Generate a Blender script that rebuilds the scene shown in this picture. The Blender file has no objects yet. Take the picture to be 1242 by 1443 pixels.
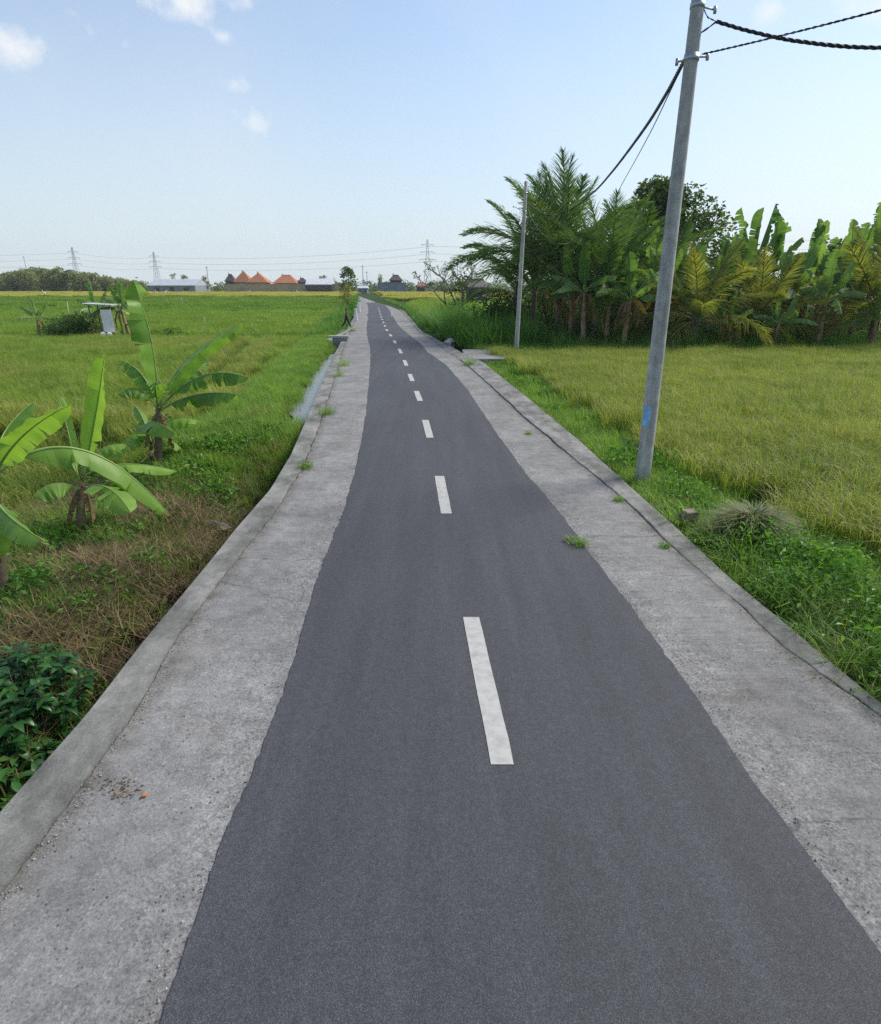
import bpy, math, random
import numpy as np
from mathutils import Vector, Matrix, Quaternion

rng = np.random.default_rng(11)
random.seed(11)
scene = bpy.context.scene
COL = scene.collection
rad = math.radians

# ------------------------------------------------------------------ camera
H = 3.0                      # eye height above the asphalt
F = 852.0                    # focal length in photo pixels (photo 1242 x 1443)
PITCH = math.atan((721.5 - 404.0) / F)
CP, SP = math.cos(PITCH), math.sin(PITCH)
cam = bpy.data.cameras.new('camera')
cam.sensor_fit = 'HORIZONTAL'; cam.sensor_width = 36.0
cam.lens = 36.0 * F / 1242.0
cam.clip_start = 0.05; cam.clip_end = 20000
camo = bpy.data.objects.new('camera', cam); COL.objects.link(camo)
camo.location = (0, 0, H); camo.rotation_euler = (math.pi / 2 - PITCH, 0, 0)
scene.camera = camo

def ray(px, py):
    u = (px - 621.0) / F; v = (py - 721.5) / F
    return np.array([u, CP - v * SP, -(SP + v * CP)])
def gp(px, py, z=0.0):       # point on the level z seen at that photo pixel
    d = ray(px, py); t = (z - H) / d[2]
    return np.array([d[0] * t, d[1] * t, z])
def at(px, py, Y):           # point at distance Y ahead
    d = ray(px, py); t = Y / d[1]
    return np.array([d[0] * t, Y, H + d[2] * t])

# ------------------------------------------------------------------ bookkeeping
def tag(o, label=None, cat=None, group=None, kind=None):
    if label: o['label'] = label
    if cat: o['category'] = cat
    if group: o['group'] = group
    if kind: o['kind'] = kind
    return o
def empty(name, loc, rz=0.0):
    o = bpy.data.objects.new(name, None); COL.objects.link(o)
    o.location = loc; o.rotation_euler = (0, 0, rz); o.empty_display_size = .2
    return o
def link_mesh(name, me, parent=None, link=True):
    o = bpy.data.objects.new(name, me)
    if link: COL.objects.link(o)
    if parent: o.parent = parent
    return o

class MB:
    """collects shapes and links them as ONE mesh object"""
    def __init__(s): s.V = []; s.F = []; s.T = []; s.M = []; s.n = 0
    def add(s, V, Fc, tint=0.5, mi=0):
        V = np.asarray(V, float).reshape(-1, 3)
        s.V.append(V)
        t = np.broadcast_to(np.asarray(tint, float), (len(V),)); s.T.append(t)
        Fc = np.asarray(Fc) if not isinstance(Fc, list) else Fc
        if isinstance(Fc, np.ndarray):
            s.F.extend((Fc + s.n).tolist()); k = len(Fc)
        else:
            s.F.extend([[i + s.n for i in f] for f in Fc]); k = len(Fc)
        s.M.extend([mi] * k); s.n += len(V)
    def mesh(s, name, mats, smooth=False):
        me = bpy.data.meshes.new(name)
        V = np.concatenate(s.V) if s.V else np.zeros((0, 3))
        me.from_pydata(V.tolist(), [], s.F)
        for m in mats: me.materials.append(m)
        me.polygons.foreach_set('material_index', s.M)
        if smooth: me.polygons.foreach_set('use_smooth', [True] * len(s.F))
        a = me.attributes.new('tint', 'FLOAT', 'POINT')
        a.data.foreach_set('value', np.concatenate(s.T).astype(np.float32))
        me.update()
        return me
    def build(s, name, mats, parent=None, smooth=False, link=True):
        if not isinstance(mats, (list, tuple)): mats = [mats]
        return link_mesh(name, s.mesh(name, mats, smooth), parent, link)
    # ---- shapes
    def box(s, c, size, rz=0.0, mi=0, taper=1.0, bev=0.0):
        x, y, z = np.array(size) / 2.0
        if bev > 0:
            b = bev; V = []
            for (zz, k) in ((-z, 1), (-z + b, 0), (z - b, 0), (z, 1)):
                f = taper if zz > 0 else 1.0
                ix, iy = x * f - (b if k else 0), y * f - (b if k else 0)
                cx, cy = (ix, iy) if k else (x * f, y * f)
                e = b if not k else 0
                for (sx, sy) in ((-1, -1), (1, -1), (1, 1), (-1, 1)):
                    V.append((sx * cx, sy * cy, zz))
            Fc = [[3, 2, 1, 0], [12, 13, 14, 15]]
            for r in range(3):
                for i in range(4):
                    j = (i + 1) % 4
                    Fc.append([r * 4 + i, r * 4 + j, r * 4 + 4 + j, r * 4 + 4 + i])
        else:
            t = taper
            V = [(-x, -y, -z), (x, -y, -z), (x, y, -z), (-x, y, -z), (-x * t, -y * t, z), (x * t, -y * t, z), (x * t, y * t, z), (-x * t, y * t, z)]
            Fc = [[3, 2, 1, 0], [4, 5, 6, 7], [0, 1, 5, 4], [1, 2, 6, 5], [2, 3, 7, 6], [3, 0, 4, 7]]
        V = np.array(V); cs, sn = math.cos(rz), math.sin(rz)
        V = np.stack([V[:, 0] * cs - V[:, 1] * sn, V[:, 0] * sn + V[:, 1] * cs, V[:, 2]], 1) + np.array(c)
        s.add(V, Fc, .5, mi)
    def tube(s, P, R, n=8, mi=0, tint=.5, cap=True):
        P = np.asarray(P, float); m = len(P)
        R = np.broadcast_to(np.asarray(R, float), (m,))
        T = np.gradient(P, axis=0); T /= np.linalg.norm(T, axis=1)[:, None] + 1e-9
        up = np.array([0, 0, 1.]) if abs(T[0][2]) < .9 else np.array([1., 0, 0])
        V = []; prev = None
        for i in range(m):
            a = np.cross(T[i], up) if prev is None else prev - T[i] * np.dot(prev, T[i])
            a /= np.linalg.norm(a) + 1e-9; prev = a
            b = np.cross(T[i], a)
            th = np.arange(n) * 2 * math.pi / n
            V.append(P[i] + R[i] * (np.cos(th)[:, None] * a + np.sin(th)[:, None] * b))
        V = np.concatenate(V)
        Fc = []
        for i in range(m - 1):
            for j in range(n):
                k = (j + 1) % n
                Fc.append([i * n + j, i * n + k, (i + 1) * n + k, (i + 1) * n + j])
        if cap: Fc.append(list(range(n))[::-1]); Fc.append([(m - 1) * n + j for j in range(n)])
        s.add(V, Fc, tint, mi)
    def blades(s, B, az, L, lean, droop, w, tint=.5, mi=0, rows=4):
        """grass-like blades: base B, azimuth, length, lean, droop, width"""
        n = len(B); B = np.asarray(B, float)
        az, L, lean, droop, w, tint = [np.broadcast_to(np.asarray(q, float), (n,)) for q in (az, L, lean, droop, w, tint)]
        d = np.stack([np.cos(az), np.sin(az)], 1); sd = np.stack([-np.sin(az), np.cos(az)], 1)
        V = np.zeros((n, rows, 2, 3))
        for k in range(rows):
            t = k / (rows - 1)
            hz = L * (lean * t + droop * t * t)
            vt = L * (t * np.sqrt(np.clip(1 - lean ** 2 * .7, .05, 1)) - droop * .9 * t ** 2.4)
            wd = w * max(1 - t, .06) ** .6 * .5
            for q, sg in ((0, -1), (1, 1)):
                V[:, k, q, 0] = B[:, 0] + d[:, 0] * hz + sg * sd[:, 0] * wd
                V[:, k, q, 1] = B[:, 1] + d[:, 1] * hz + sg * sd[:, 1] * wd
                V[:, k, q, 2] = B[:, 2] + vt
        base = (np.arange(n) * rows * 2)[:, None]
        Fc = []
        for k in range(rows - 1):
            Fc.append(base + np.array([[2 * k, 2 * k + 1, 2 * k + 3, 2 * k + 2]]))
        s.add(V.reshape(-1, 3), np.concatenate(Fc), np.repeat(tint, rows * 2), mi)
    def leaves(s, P, size, aspect=.5, tint=.5, mi=0, up=.5, droop=.0):
        """many small leaf-shaped faces at points P"""
        P = np.asarray(P, float); n = len(P)
        size = np.broadcast_to(np.asarray(size, float), (n,)); tint = np.broadcast_to(np.asarray(tint, float), (n,))
        a = rng.uniform(0, 2 * math.pi, n); e = rng.normal(-.1 - droop, .5, n)
        T = np.stack([np.cos(a) * np.cos(e), np.sin(a) * np.cos(e), np.sin(e)], 1)
        N = rng.normal(0, 1, (n, 3)); N[:, 2] = np.abs(N[:, 2]) + up
        S = np.cross(T, N); S /= np.linalg.norm(S, axis=1)[:, None] + 1e-9
        N = np.cross(S, T)
        l = size[:, None]; w = (size * aspect * .5)[:, None]
        V = np.stack([P, P + T * l * .45 + S * w + N * w * .35, P + T * l - N * l * .12, P + T * l * .45 - S * w + N * w * .35], 1)
        b = (np.arange(n) * 4)[:, None]
        s.add(V.reshape(-1, 3), np.concatenate([b + np.array([[0, 1, 2]]), b + np.array([[0, 2, 3]])]), np.repeat(tint, 4), mi)

# ------------------------------------------------------------------ materials
def mk(name):
    m = bpy.data.materials.new(name); m.use_nodes = True
    nt = m.node_tree; nt.nodes.clear()
    out = nt.nodes.new('ShaderNodeOutputMaterial')
    b = nt.nodes.new('ShaderNodeBsdfPrincipled')
    nt.links.new(b.outputs[0], out.inputs[0])
    return m, nt, b, out
def N(nt, t, **kw):
    n = nt.nodes.new(t)
    for k, v in kw.items():
        if k.startswith('i_'):
            key = k[2:]
            n.inputs[int(key) if key.isdigit() else key].default_value = v
        else: setattr(n, k, v)
    return n
def pos(nt, scale=(1, 1, 1)):
    g = N(nt, 'ShaderNodeNewGeometry')
    mp = N(nt, 'ShaderNodeVectorMath', operation='MULTIPLY'); mp.inputs[1].default_value = scale
    nt.links.new(g.outputs['Position'], mp.inputs[0]); return mp.outputs[0]
def noise(nt, vec, scale, detail=4, rough=.55, dist=0.0):
    n = N(nt, 'ShaderNodeTexNoise', i_Scale=scale, i_Detail=detail, i_Roughness=rough, i_Distortion=dist)
    if vec is not None: nt.links.new(vec, n.inputs['Vector'])
    return n.outputs['Fac']
def ramp(nt, fac, stops):
    r = N(nt, 'ShaderNodeValToRGB'); el = r.color_ramp.elements
    while len(el) < len(stops): el.new(.5)
    for e, (p, c) in zip(el, stops):
        e.position = p; e.color = (c, c, c, 1) if not isinstance(c, (tuple, list)) else (*c, 1)
    nt.links.new(fac, r.inputs[0]); return r.outputs[0]
def mix(nt, fac, a, b, mode='MIX'):
    m = N(nt, 'ShaderNodeMix', data_type='RGBA', blend_type=mode)
    for sock, v in ((m.inputs[0], fac), (m.inputs[6], a), (m.inputs[7], b)):
        if isinstance(v, bpy.types.NodeSocket): nt.links.new(v, sock)
        elif isinstance(v, (tuple, list)): sock.default_value = (*v, 1)
        else: sock.default_value = v
    return m.outputs[2]
def math_(nt, op, a, b=0.0, clamp=False):
    m = N(nt, 'ShaderNodeMath', operation=op, use_clamp=clamp)
    for sock, v in ((m.inputs[0], a), (m.inputs[1], b)):
        if isinstance(v, bpy.types.NodeSocket): nt.links.new(v, sock)
        else: sock.default_value = v
    return m.outputs[0]
def bump(nt, b, h, strength=.4, dist=.01):
    n = N(nt, 'ShaderNodeBump', i_Strength=strength, i_Distance=dist)
    nt.links.new(h, n.inputs['Height']); nt.links.new(n.outputs[0], b.inputs['Normal'])

def plain(name, c, rough=.8, var=.25, scale=6.0, metal=0.0, bmp=.15, bdist=.01):
    m, nt, b, o = mk(name)
    p = pos(nt); f = noise(nt, p, scale, 6)
    c0 = tuple(x * (1 - var) for x in c); c1 = tuple(min(1, x * (1 + var)) for x in c)
    nt.links.new(ramp(nt, f, [(.3, c0), (.7, c1)]), b.inputs['Base Color'])
    b.inputs['Roughness'].default_value = rough; b.inputs['Metallic'].default_value = metal
    if bmp: bump(nt, b, noise(nt, p, scale * 8, 4), bmp, bdist)
    return m

def leafmat(name, c0, c1, trans=.4, rough=.45, big=0.0, c2=None, brown=False, obj_random=.35, spec=.35):
    """foliage: colour runs c0..c1 with the leaf's own tint, some light passes through"""
    m, nt, b, out = mk(name)
    at_ = N(nt, 'ShaderNodeAttribute', attribute_name='tint')
    oi = N(nt, 'ShaderNodeObjectInfo')
    f = math_(nt, 'ADD', at_.outputs['Fac'], math_(nt, 'MULTIPLY', math_(nt, 'SUBTRACT', oi.outputs['Random'], .5), obj_random))
    if big:
        nz = noise(nt, pos(nt), big, 3)
        f = math_(nt, 'ADD', f, math_(nt, 'MULTIPLY', math_(nt, 'SUBTRACT', nz, .5), 1.3))
    stops = [(.0, c0), (1., c1)] if c2 is None else [(.0, c0), (.6, c1), (1., c2)]
    col = ramp(nt, f, stops)
    if brown:
        ed = N(nt, 'ShaderNodeAttribute', attribute_name='rim').outputs['Fac']
        e2 = math_(nt, 'ADD', ed, math_(nt, 'MULTIPLY', math_(nt, 'SUBTRACT', noise(nt, pos(nt), 6, 4), .5), 1.1))
        col = mix(nt, ramp(nt, e2, [(.93, .0), (1.08, .85)]), col, (.27, .19, .08))
    nt.links.new(col, b.inputs['Base Color'])
    b.inputs['Roughness'].default_value = rough
    b.inputs['Specular IOR Level'].default_value = spec
    tr = N(nt, 'ShaderNodeBsdfTranslucent')
    tc = mix(nt, 1.0, col, (1.25, 1.3, .55), 'MULTIPLY')
    nt.links.new(tc, tr.inputs[0])
    mx = N(nt, 'ShaderNodeMixShader', i_0=trans)
    nt.links.new(b.outputs[0], mx.inputs[1]); nt.links.new(tr.outputs[0], mx.inputs[2])
    nt.links.new(mx.outputs[0], out.inputs[0])
    return m

# asphalt -------------------------------------------------
def make_asphalt():
    m, nt, b, o = mk('asphalt')
    p = pos(nt)
    fine = noise(nt, p, 210, 3, .7); mid = noise(nt, p, 26, 4, .6)
    streak = noise(nt, pos(nt, (2.2, .16, 1)), 1.6, 5, .6)
    patch = noise(nt, pos(nt, (.7, .3, 1)), .55, 3)
    c = ramp(nt, fine, [(.27, (.017, .0175, .0205)), (.5, (.050, .052, .060)), (.69, (.140, .143, .158))])
    c = mix(nt, 1.0, c, ramp(nt, streak, [(.3, .85), (.7, 1.16)]), 'MULTIPLY')
    c = mix(nt, 1.0, c, ramp(nt, patch, [(.3, .88), (.7, 1.13)]), 'MULTIPLY')
    c = mix(nt, 1.0, c, ramp(nt, mid, [(.3, .86), (.7, 1.14)]), 'MULTIPLY')
    nt.links.new(c, b.inputs['Base Color'])
    b.inputs['Roughness'].default_value = .78; b.inputs['Specular IOR Level'].default_value = .4
    bump(nt, b, noise(nt, p, 120, 3, .7), .55, .006)
    return m
def make_concrete(name, base, groove=.5, pits=True, blotch=.22, stretch=(1, 1, 1), edge_attr=False):
    m, nt, b, o = mk(name)
    p = pos(nt)
    big = noise(nt, pos(nt, stretch), .9, 6, .65); mid = noise(nt, p, 6, 7, .7); fine = noise(nt, p, 75, 5, .8)
    c0 = tuple(x * (1 - blotch) for x in base); c1 = tuple(x * (1 + blotch) for x in base)
    c = ramp(nt, big, [(.34, c0), (.66, c1)])
    c = mix(nt, 1.0, c, ramp(nt, mid, [(.3, .74), (.5, 1.0), (.7, 1.22)]), 'MULTIPLY')
    c = mix(nt, 1.0, c, ramp(nt, fine, [(.30, .64), (.5, 1.0), (.72, 1.30)]), 'MULTIPLY')
    h = fine
    if pits:
        # exposed aggregate: pale grains and small dark holes, patchy
        vo = N(nt, 'ShaderNodeTexVoronoi', i_Scale=80.0); nt.links.new(p, vo.inputs['Vector'])
        gcol = N(nt, 'ShaderNodeSeparateColor'); nt.links.new(vo.outputs['Color'], gcol.inputs[0])
        grain = ramp(nt, gcol.outputs[0], [(.0, .62), (.25, .92), (.8, 1.05), (1., 1.36)])
        msk = noise(nt, p, 1.7, 5, .6)
        c = mix(nt, ramp(nt, msk, [(.34, .25), (.58, .9)]), c, mix(nt, 1.0, c, grain, 'MULTIPLY'))
        v3 = N(nt, 'ShaderNodeTexVoronoi', i_Scale=26.0, i_Randomness=1.0); nt.links.new(p, v3.inputs['Vector'])
        g3 = N(nt, 'ShaderNodeSeparateColor'); nt.links.new(v3.outputs['Color'], g3.inputs[0])
        hole = math_(nt, 'MULTIPLY', ramp(nt, v3.outputs['Distance'], [(.10, 1.0), (.26, .0)]), ramp(nt, g3.outputs[1], [(.62, .0), (.7, 1.0)]))
        hole = math_(nt, 'MULTIPLY', hole, ramp(nt, noise(nt, p, 2.9, 4), [(.42, .0), (.58, .85)]))
        c = mix(nt, hole, c, (.055, .053, .05))
        h = math_(nt, 'SUBTRACT', h, math_(nt, 'MULTIPLY', hole, 1.2))
        v2 = N(nt, 'ShaderNodeTexVoronoi', feature='DISTANCE_TO_EDGE', i_Scale=.24)
        wv = N(nt, 'ShaderNodeVectorMath', operation='ADD')
        nz = N(nt, 'ShaderNodeTexNoise', i_Scale=3.0, i_Detail=6.0); nt.links.new(p, nz.inputs['Vector'])
        sc = N(nt, 'ShaderNodeVectorMath', operation='SCALE', i_Scale=.35); nt.links.new(nz.outputs['Color'], sc.inputs[0])
        nt.links.new(p, wv.inputs[0]); nt.links.new(sc.outputs[0], wv.inputs[1]); nt.links.new(wv.outputs[0], v2.inputs['Vector'])
        c = mix(nt, 1.0, c, ramp(nt, v2.outputs['Distance'], [(.0, .62), (.004, 1.0)]), 'MULTIPLY')
        # brown earthy stains
        c = mix(nt, ramp(nt, noise(nt, p, .75, 6, .7, .6), [(.55, .0), (.75, .45)]), c, mix(nt, 1.0, c, (.74, .66, .54), 'MULTIPLY'))
    if groove:
        gr = noise(nt, pos(nt, (1.1, 17, 1)), 1.5, 5, .7, .25)
        wob = ramp(nt, noise(nt, p, .5, 3), [(.35, .15), (.65, 1.0)])
        c = mix(nt, math_(nt, 'MULTIPLY', wob, groove), c, mix(nt, 1.0, c, ramp(nt, gr, [(.32, .70), (.5, 1.0), (.68, 1.22)]), 'MULTIPLY'))
        h = math_(nt, 'ADD', h, math_(nt, 'MULTIPLY', gr, groove * 1.2))
    if edge_attr:
        e = N(nt, 'ShaderNodeAttribute', attribute_name='tint').outputs['Fac']
        cr = noise(nt, p, 21, 6, .75, 1.0)
        k = math_(nt, 'MULTIPLY', ramp(nt, e, [(.55, .0), (.85, 1.0)]), .9)
        c = mix(nt, k, c, mix(nt, 1.0, c, ramp(nt, cr, [(.34, .60), (.48, 1.0), (.62, 1.28)]), 'MULTIPLY'))
        h = math_(nt, 'ADD', h, math_(nt, 'MULTIPLY', math_(nt, 'MULTIPLY', cr, k), 1.8))
        k2 = math_(nt, 'MULTIPLY', ramp(nt, e, [(.0, 1.0), (.16, .0)]), ramp(nt, noise(nt, p, 5, 5, .7), [(.35, .1), (.6, .8)]))
        c = mix(nt, k2, c, mix(nt, 1.0, c, (.52, .47, .38), 'MULTIPLY'))
    nt.links.new(c, b.inputs['Base Color'])
    b.inputs['Roughness'].default_value = .88; b.inputs['Specular IOR Level'].default_value = .2
    bump(nt, b, h, .7, .008)
    return m
def make_paint():
    m, nt, b, o = mk('road_paint')
    p = pos(nt)
    f = noise(nt, p, 150, 4, .7); g = noise(nt, p, 14, 5, .6)
    c = ramp(nt, g, [(.25, (.33, .325, .305)), (.6, (.47, .46, .43))])
    c = mix(nt, ramp(nt, f, [(.60, 0.0), (.70, .7)]), c, (.2, .2, .21))
    nt.links.new(c, b.inputs['Base Color']); b.inputs['Roughness'].default_value = .7
    return m
def make_ground():
    m, nt, b, o = mk('soil_and_turf')
    p = pos(nt)
    dry = N(nt, 'ShaderNodeAttribute', attribute_name='tint').outputs['Fac']
    n1 = noise(nt, p, .8, 5, .6); n2 = noise(nt, p, 9, 6, .7)
    green = ramp(nt, n2, [(.3, (.018, .036, .008)), (.7, (.05, .095, .018))])
    soil = ramp(nt, n2, [(.28, (.012, .009, .006)), (.55, (.042, .032, .021)), (.75, (.10, .079, .052))])
    f = math_(nt, 'ADD', dry, math_(nt, 'MULTIPLY', math_(nt, 'SUBTRACT', n1, .5), .9), True)
    nt.links.new(mix(nt, ramp(nt, f, [(.35, 0.), (.65, 1.)]), green, soil), b.inputs['Base Color'])
    b.inputs['Roughness'].default_value = .95; b.inputs['Specular IOR Level'].default_value = .1
    bump(nt, b, n2, 1.0, .10)
    return m
def make_water():
    m, nt, b, o = mk('ditch_water')
    b.inputs['Base Color'].default_value = (.16, .17, .17, 1); b.inputs['Roughness'].default_value = .12
    b.inputs['IOR'].default_value = 1.33; b.inputs['Specular IOR Level'].default_value = .9
    bump(nt, b, noise(nt, pos(nt), 7, 4), .5, .035)
    return m

M_asphalt = make_asphalt()
M_shoulder = make_concrete('shoulder_concrete', (.238, .233, .228), .35, True, .2, (1, 1, 1), True)
M_shoulder_r = make_concrete('brushed_shoulder_concrete', (.238, .233, .226), .8, True, .2, (1, 1, 1), True)
M_kerb = make_concrete('kerb_concrete', (.20, .197, .184), 0, False, .45, (2.6, 1.2, 1))
M_slab = make_concrete('slab_concrete', (.27, .265, .25), groove=0, pits=False, blotch=.2)
M_paint = make_paint(); M_ground = make_ground(); M_water = make_water(); 
M_pole = make_concrete('pole_concrete', (.42, .41, .385), groove=0, pits=False, blotch=.22, stretch=(9, 9, .9))
M_cable = plain('black_cable', (.018, .02, .024), .5, .2)
M_wire = plain('grey_wire', (.12, .125, .13), .5, .2)
M_steel = plain('galvanised_steel', (.42, .44, .46), .45, .2, metal=.6)
M_blue = plain('blue_paint', (.24, .46, .72), .6, .25, 14)
M_white = plain('white_plastic', (.78, .78, .77), .5, .06)
M_bark = plain('bark', (.11, .085, .065), .9, .4, 5, bmp=.6, bdist=.03)
M_bstem = plain('banana_stem', (.15, .12, .075), .8, .55, 3, bmp=.4, bdist=.02)
M_drystem = plain('dry_sheath', (.26, .17, .10), .9, .45, 4, bmp=.4, bdist=.02)
M_rib = plain('leaf_midrib', (.22, .33, .08), .5, .2, 5)
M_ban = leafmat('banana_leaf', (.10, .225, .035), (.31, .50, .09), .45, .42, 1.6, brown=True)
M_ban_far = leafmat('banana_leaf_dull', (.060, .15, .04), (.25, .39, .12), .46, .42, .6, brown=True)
M_ban_dry = leafmat('dry_banana_leaf', (.16, .10, .05), (.30, .20, .10), .2, .8, 2.0)
M_ban_yel = leafmat('yellow_banana_leaf', (.30, .20, .02), (.50, .30, .03), .3, .6, 2.0)
M_palm = leafmat('palm_leaflets', (.042, .10, .030), (.18, .28, .075), .42, .4, .4)
M_palm_yel = leafmat('yellowing_leaflets', (.10, .165, .035), (.38, .37, .095), .44, .45, .5)
M_palm_dry = leafmat('dry_leaflets', (.20, .14, .05), (.42, .30, .10), .25, .7, .5)
M_rachis = plain('frond_rachis', (.17, .18, .07), .6, .3, 3)
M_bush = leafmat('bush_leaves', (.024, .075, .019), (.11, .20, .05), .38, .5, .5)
M_bush2 = leafmat('weed_leaves', (.045, .14, .02), (.18, .36, .055), .42, .45, 1.5)
M_shrub = leafmat('dark_shrub_leaves', (.016, .075, .020), (.085, .23, .05), .32, .35, 1.5, spec=.5)
M_tree = leafmat('tree_leaves', (.030, .07, .019), (.13, .20, .058), .38, .5, .4)
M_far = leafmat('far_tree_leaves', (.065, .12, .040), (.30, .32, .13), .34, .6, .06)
M_rice = leafmat('rice_leaves', (.090, .195, .022), (.29, .44, .062), .45, .5, .35)
M_rice_r = leafmat('ripening_rice_leaves', (.11, .20, .034), (.36, .43, .095), .43, .5, .35)
M_grain = leafmat('rice_grain', (.26, .29, .06), (.50, .45, .15), .36, .6, .35)
M_ricefar = leafmat('far_rice_leaves', (.085, .19, .022), (.26, .40, .055), .4, .6, .05)
M_rice_yel = leafmat('yellow_rice', (.36, .37, .07), (.62, .56, .15), .3, .6, .05)  # far rice strips coloured brighter and yellower than the nearer fields
M_grass = leafmat('grass_blades', (.095, .205, .032), (.31, .47, .085), .45, .5, .7)
M_tall = leafmat('tall_grass', (.045, .15, .024), (.17, .34, .055), .45, .5, .5)
M_olive = leafmat('olive_grass', (.11, .15, .03), (.34, .34, .10), .35, .6, .9)
M_hay = leafmat('dry_straw', (.085, .062, .034), (.34, .25, .14), .15, .8, .9)
M_cut = leafmat('cut_grass', (.07, .10, .04), (.30, .31, .15), .25, .7, .9)

# ------------------------------------------------------------------ road edges
Ys = np.concatenate([np.arange(-14, 0, .12), np.arange(0, 16, .05), np.arange(16, 30, .12), np.arange(30, 70, .4), np.arange(70, 262, 2.0)])
def edge(pts, z, rough=0.0, rs=3, smooth=5, far=None):
    P = np.array([gp(x, y, z) for x, y in pts]); P = P[np.argsort(P[:, 1])]
    Y, X = P[:, 1], P[:, 0]
    s0 = (X[2] - X[0]) / (Y[2] - Y[0]); s1 = (X[-1] - X[-3]) / (Y[-1] - Y[-3])
    x = np.interp(Ys, Y, X)
    x = np.where(Ys < Y[0], X[0] + s0 * .6 * (Ys - Y[0]), x)
    x = np.where(Ys > Y[-1], X[-1] + s1 * (Ys - Y[-1]), x)
    k = np.ones(smooth) / smooth
    xp = np.concatenate([np.full(smooth, x[0]), x, np.full(smooth, x[-1])])
    for _ in range(2): xp = np.convolve(xp, k, 'same')
    x = xp[smooth:-smooth]
    if rough:
        r = np.random.default_rng(rs); a = r.normal(0, 1, len(Ys))
        b = np.convolve(r.normal(0, 1, len(Ys)), np.ones(7) / 7 ** .5, 'same')
        x = x + rough * (.45 * a + .9 * b)
    return x
LA = edge([(255, 1360), (275, 1310), (300, 1220), (330, 1140), (360, 1085), (380, 1030), (405, 960), (430, 880), (445, 820), (470, 760), (490, 705), (502, 660), (510, 620), (517, 580), (522, 520), (523, 493), (519, 478), (517, 466), (517, 459), (520, 443), (519, 431), (516, 425), (511, 417)], .012, .007, 1, 9)
RA = edge([(1242, 1350), (1180, 1265), (1130, 1190), (1050, 1085), (980, 980), (900, 870), (840, 790), (800, 735), (740, 665), (700, 610), (660, 550), (630, 515), (602, 495), (594, 485), (576, 471), (561, 458), (554, 445), (548, 435), (541, 428), (523, 417)], .012, .007, 2, 9)
LKi = edge([(0, 1255), (100, 1130), (200, 985), (250, 895), (320, 805), (385, 725), (426, 660), (447, 610), (463, 560), (476, 520), (484, 490), (490, 475), (496, 459), (503, 447), (505, 428), (507, 417)], .02, .006, 3)
LKo = edge([(0, 1142), (120, 1008), (200, 905), (300, 785), (330, 747), (380, 690), (410, 640), (430, 594), (448, 552), (464, 516), (476, 490), (484, 475), (491, 459), (499, 447), (503, 428), (506, 417)], .02)
RKi = edge([(1242, 1012), (1100, 910), (1030, 842), (940, 765), (880, 705), (800, 640), (740, 590), (690, 543), (655, 512), (617, 485), (599, 472), (590, 467), (577, 450), (567, 439), (557, 432), (542, 427), (528, 417)], .0, .006, 5)
RKo = edge([(1242, 978), (1030, 805), (900, 690), (820, 620), (740, 555), (680, 508), (628, 483), (606, 471), (595, 466), (580, 449), (570, 437.5), (559, 431), (544, 426), (530, 416.5)], .07)
RKo = np.maximum(RKo, RKi + .16); LKo = np.minimum(LKo, LKi - .16)
def eX(E, y): return np.interp(y, Ys, E)

def strip(mb, xa, xb, za, zb, n=3, mi=0, grad=None):
    m = len(Ys); k = np.linspace(0, 1, n)
    X = xa[:, None] * (1 - k) + xb[:, None] * k
    Z = np.broadcast_to(za + (zb - za) * k, (m, n))
    V = np.stack([X, np.broadcast_to(Ys[:, None], (m, n)), Z], 2).reshape(-1, 3)
    i = np.arange(m - 1)[:, None] * n + np.arange(n - 1)[None]
    i = i.reshape(-1, 1)
    mb.add(V, i + np.array([[0, 1, n + 1, n]]), .5 if grad is None else np.broadcast_to(grad(k), (m, n)).ravel(), mi)

# asphalt with a thin broken edge
mb = MB()
YE = gp(520, 426, 0)[1]; Yfull = Ys; kk = Ys < YE
Ys = Yfull[kk]; strip(mb, (LA - .012)[kk], LA[kk], -.002, .016, 2); strip(mb, LA[kk], RA[kk], .016, .016, 9); strip(mb, RA[kk], (RA + .012)[kk], .016, -.002, 2); Ys = Yfull
road = tag(mb.build('road', M_asphalt), kind='structure')
# concrete shoulders run under the asphalt edge
mb = MB(); strip(mb, LKi, LA, .004, .004, 14, 0, lambda k: k); strip(mb, LA, LA + .25, .004, -.01, 2); strip(mb, LKi - .001, LKi, -.12, .004, 2)
tag(mb.build('road_shoulder', M_shoulder), kind='structure')
mb = MB(); strip(mb, RA - .25, RA, -.01, .004, 2); strip(mb, RA, RKi, .004, .004, 14, 0, lambda k: 1 - k); strip(mb, RKi, RKi + .001, .004, -.12, 2)
tag(mb.build('road_shoulder', M_shoulder_r), kind='structure')
kk = Ys > YE - 2.5; Yfull = Ys; mb = MB(); Ys = Yfull[kk]; strip(mb, LA[kk], RA[kk], .0, .0, 5); Ys = Yfull
tag(mb.build('road', M_slab), kind='structure')
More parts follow.
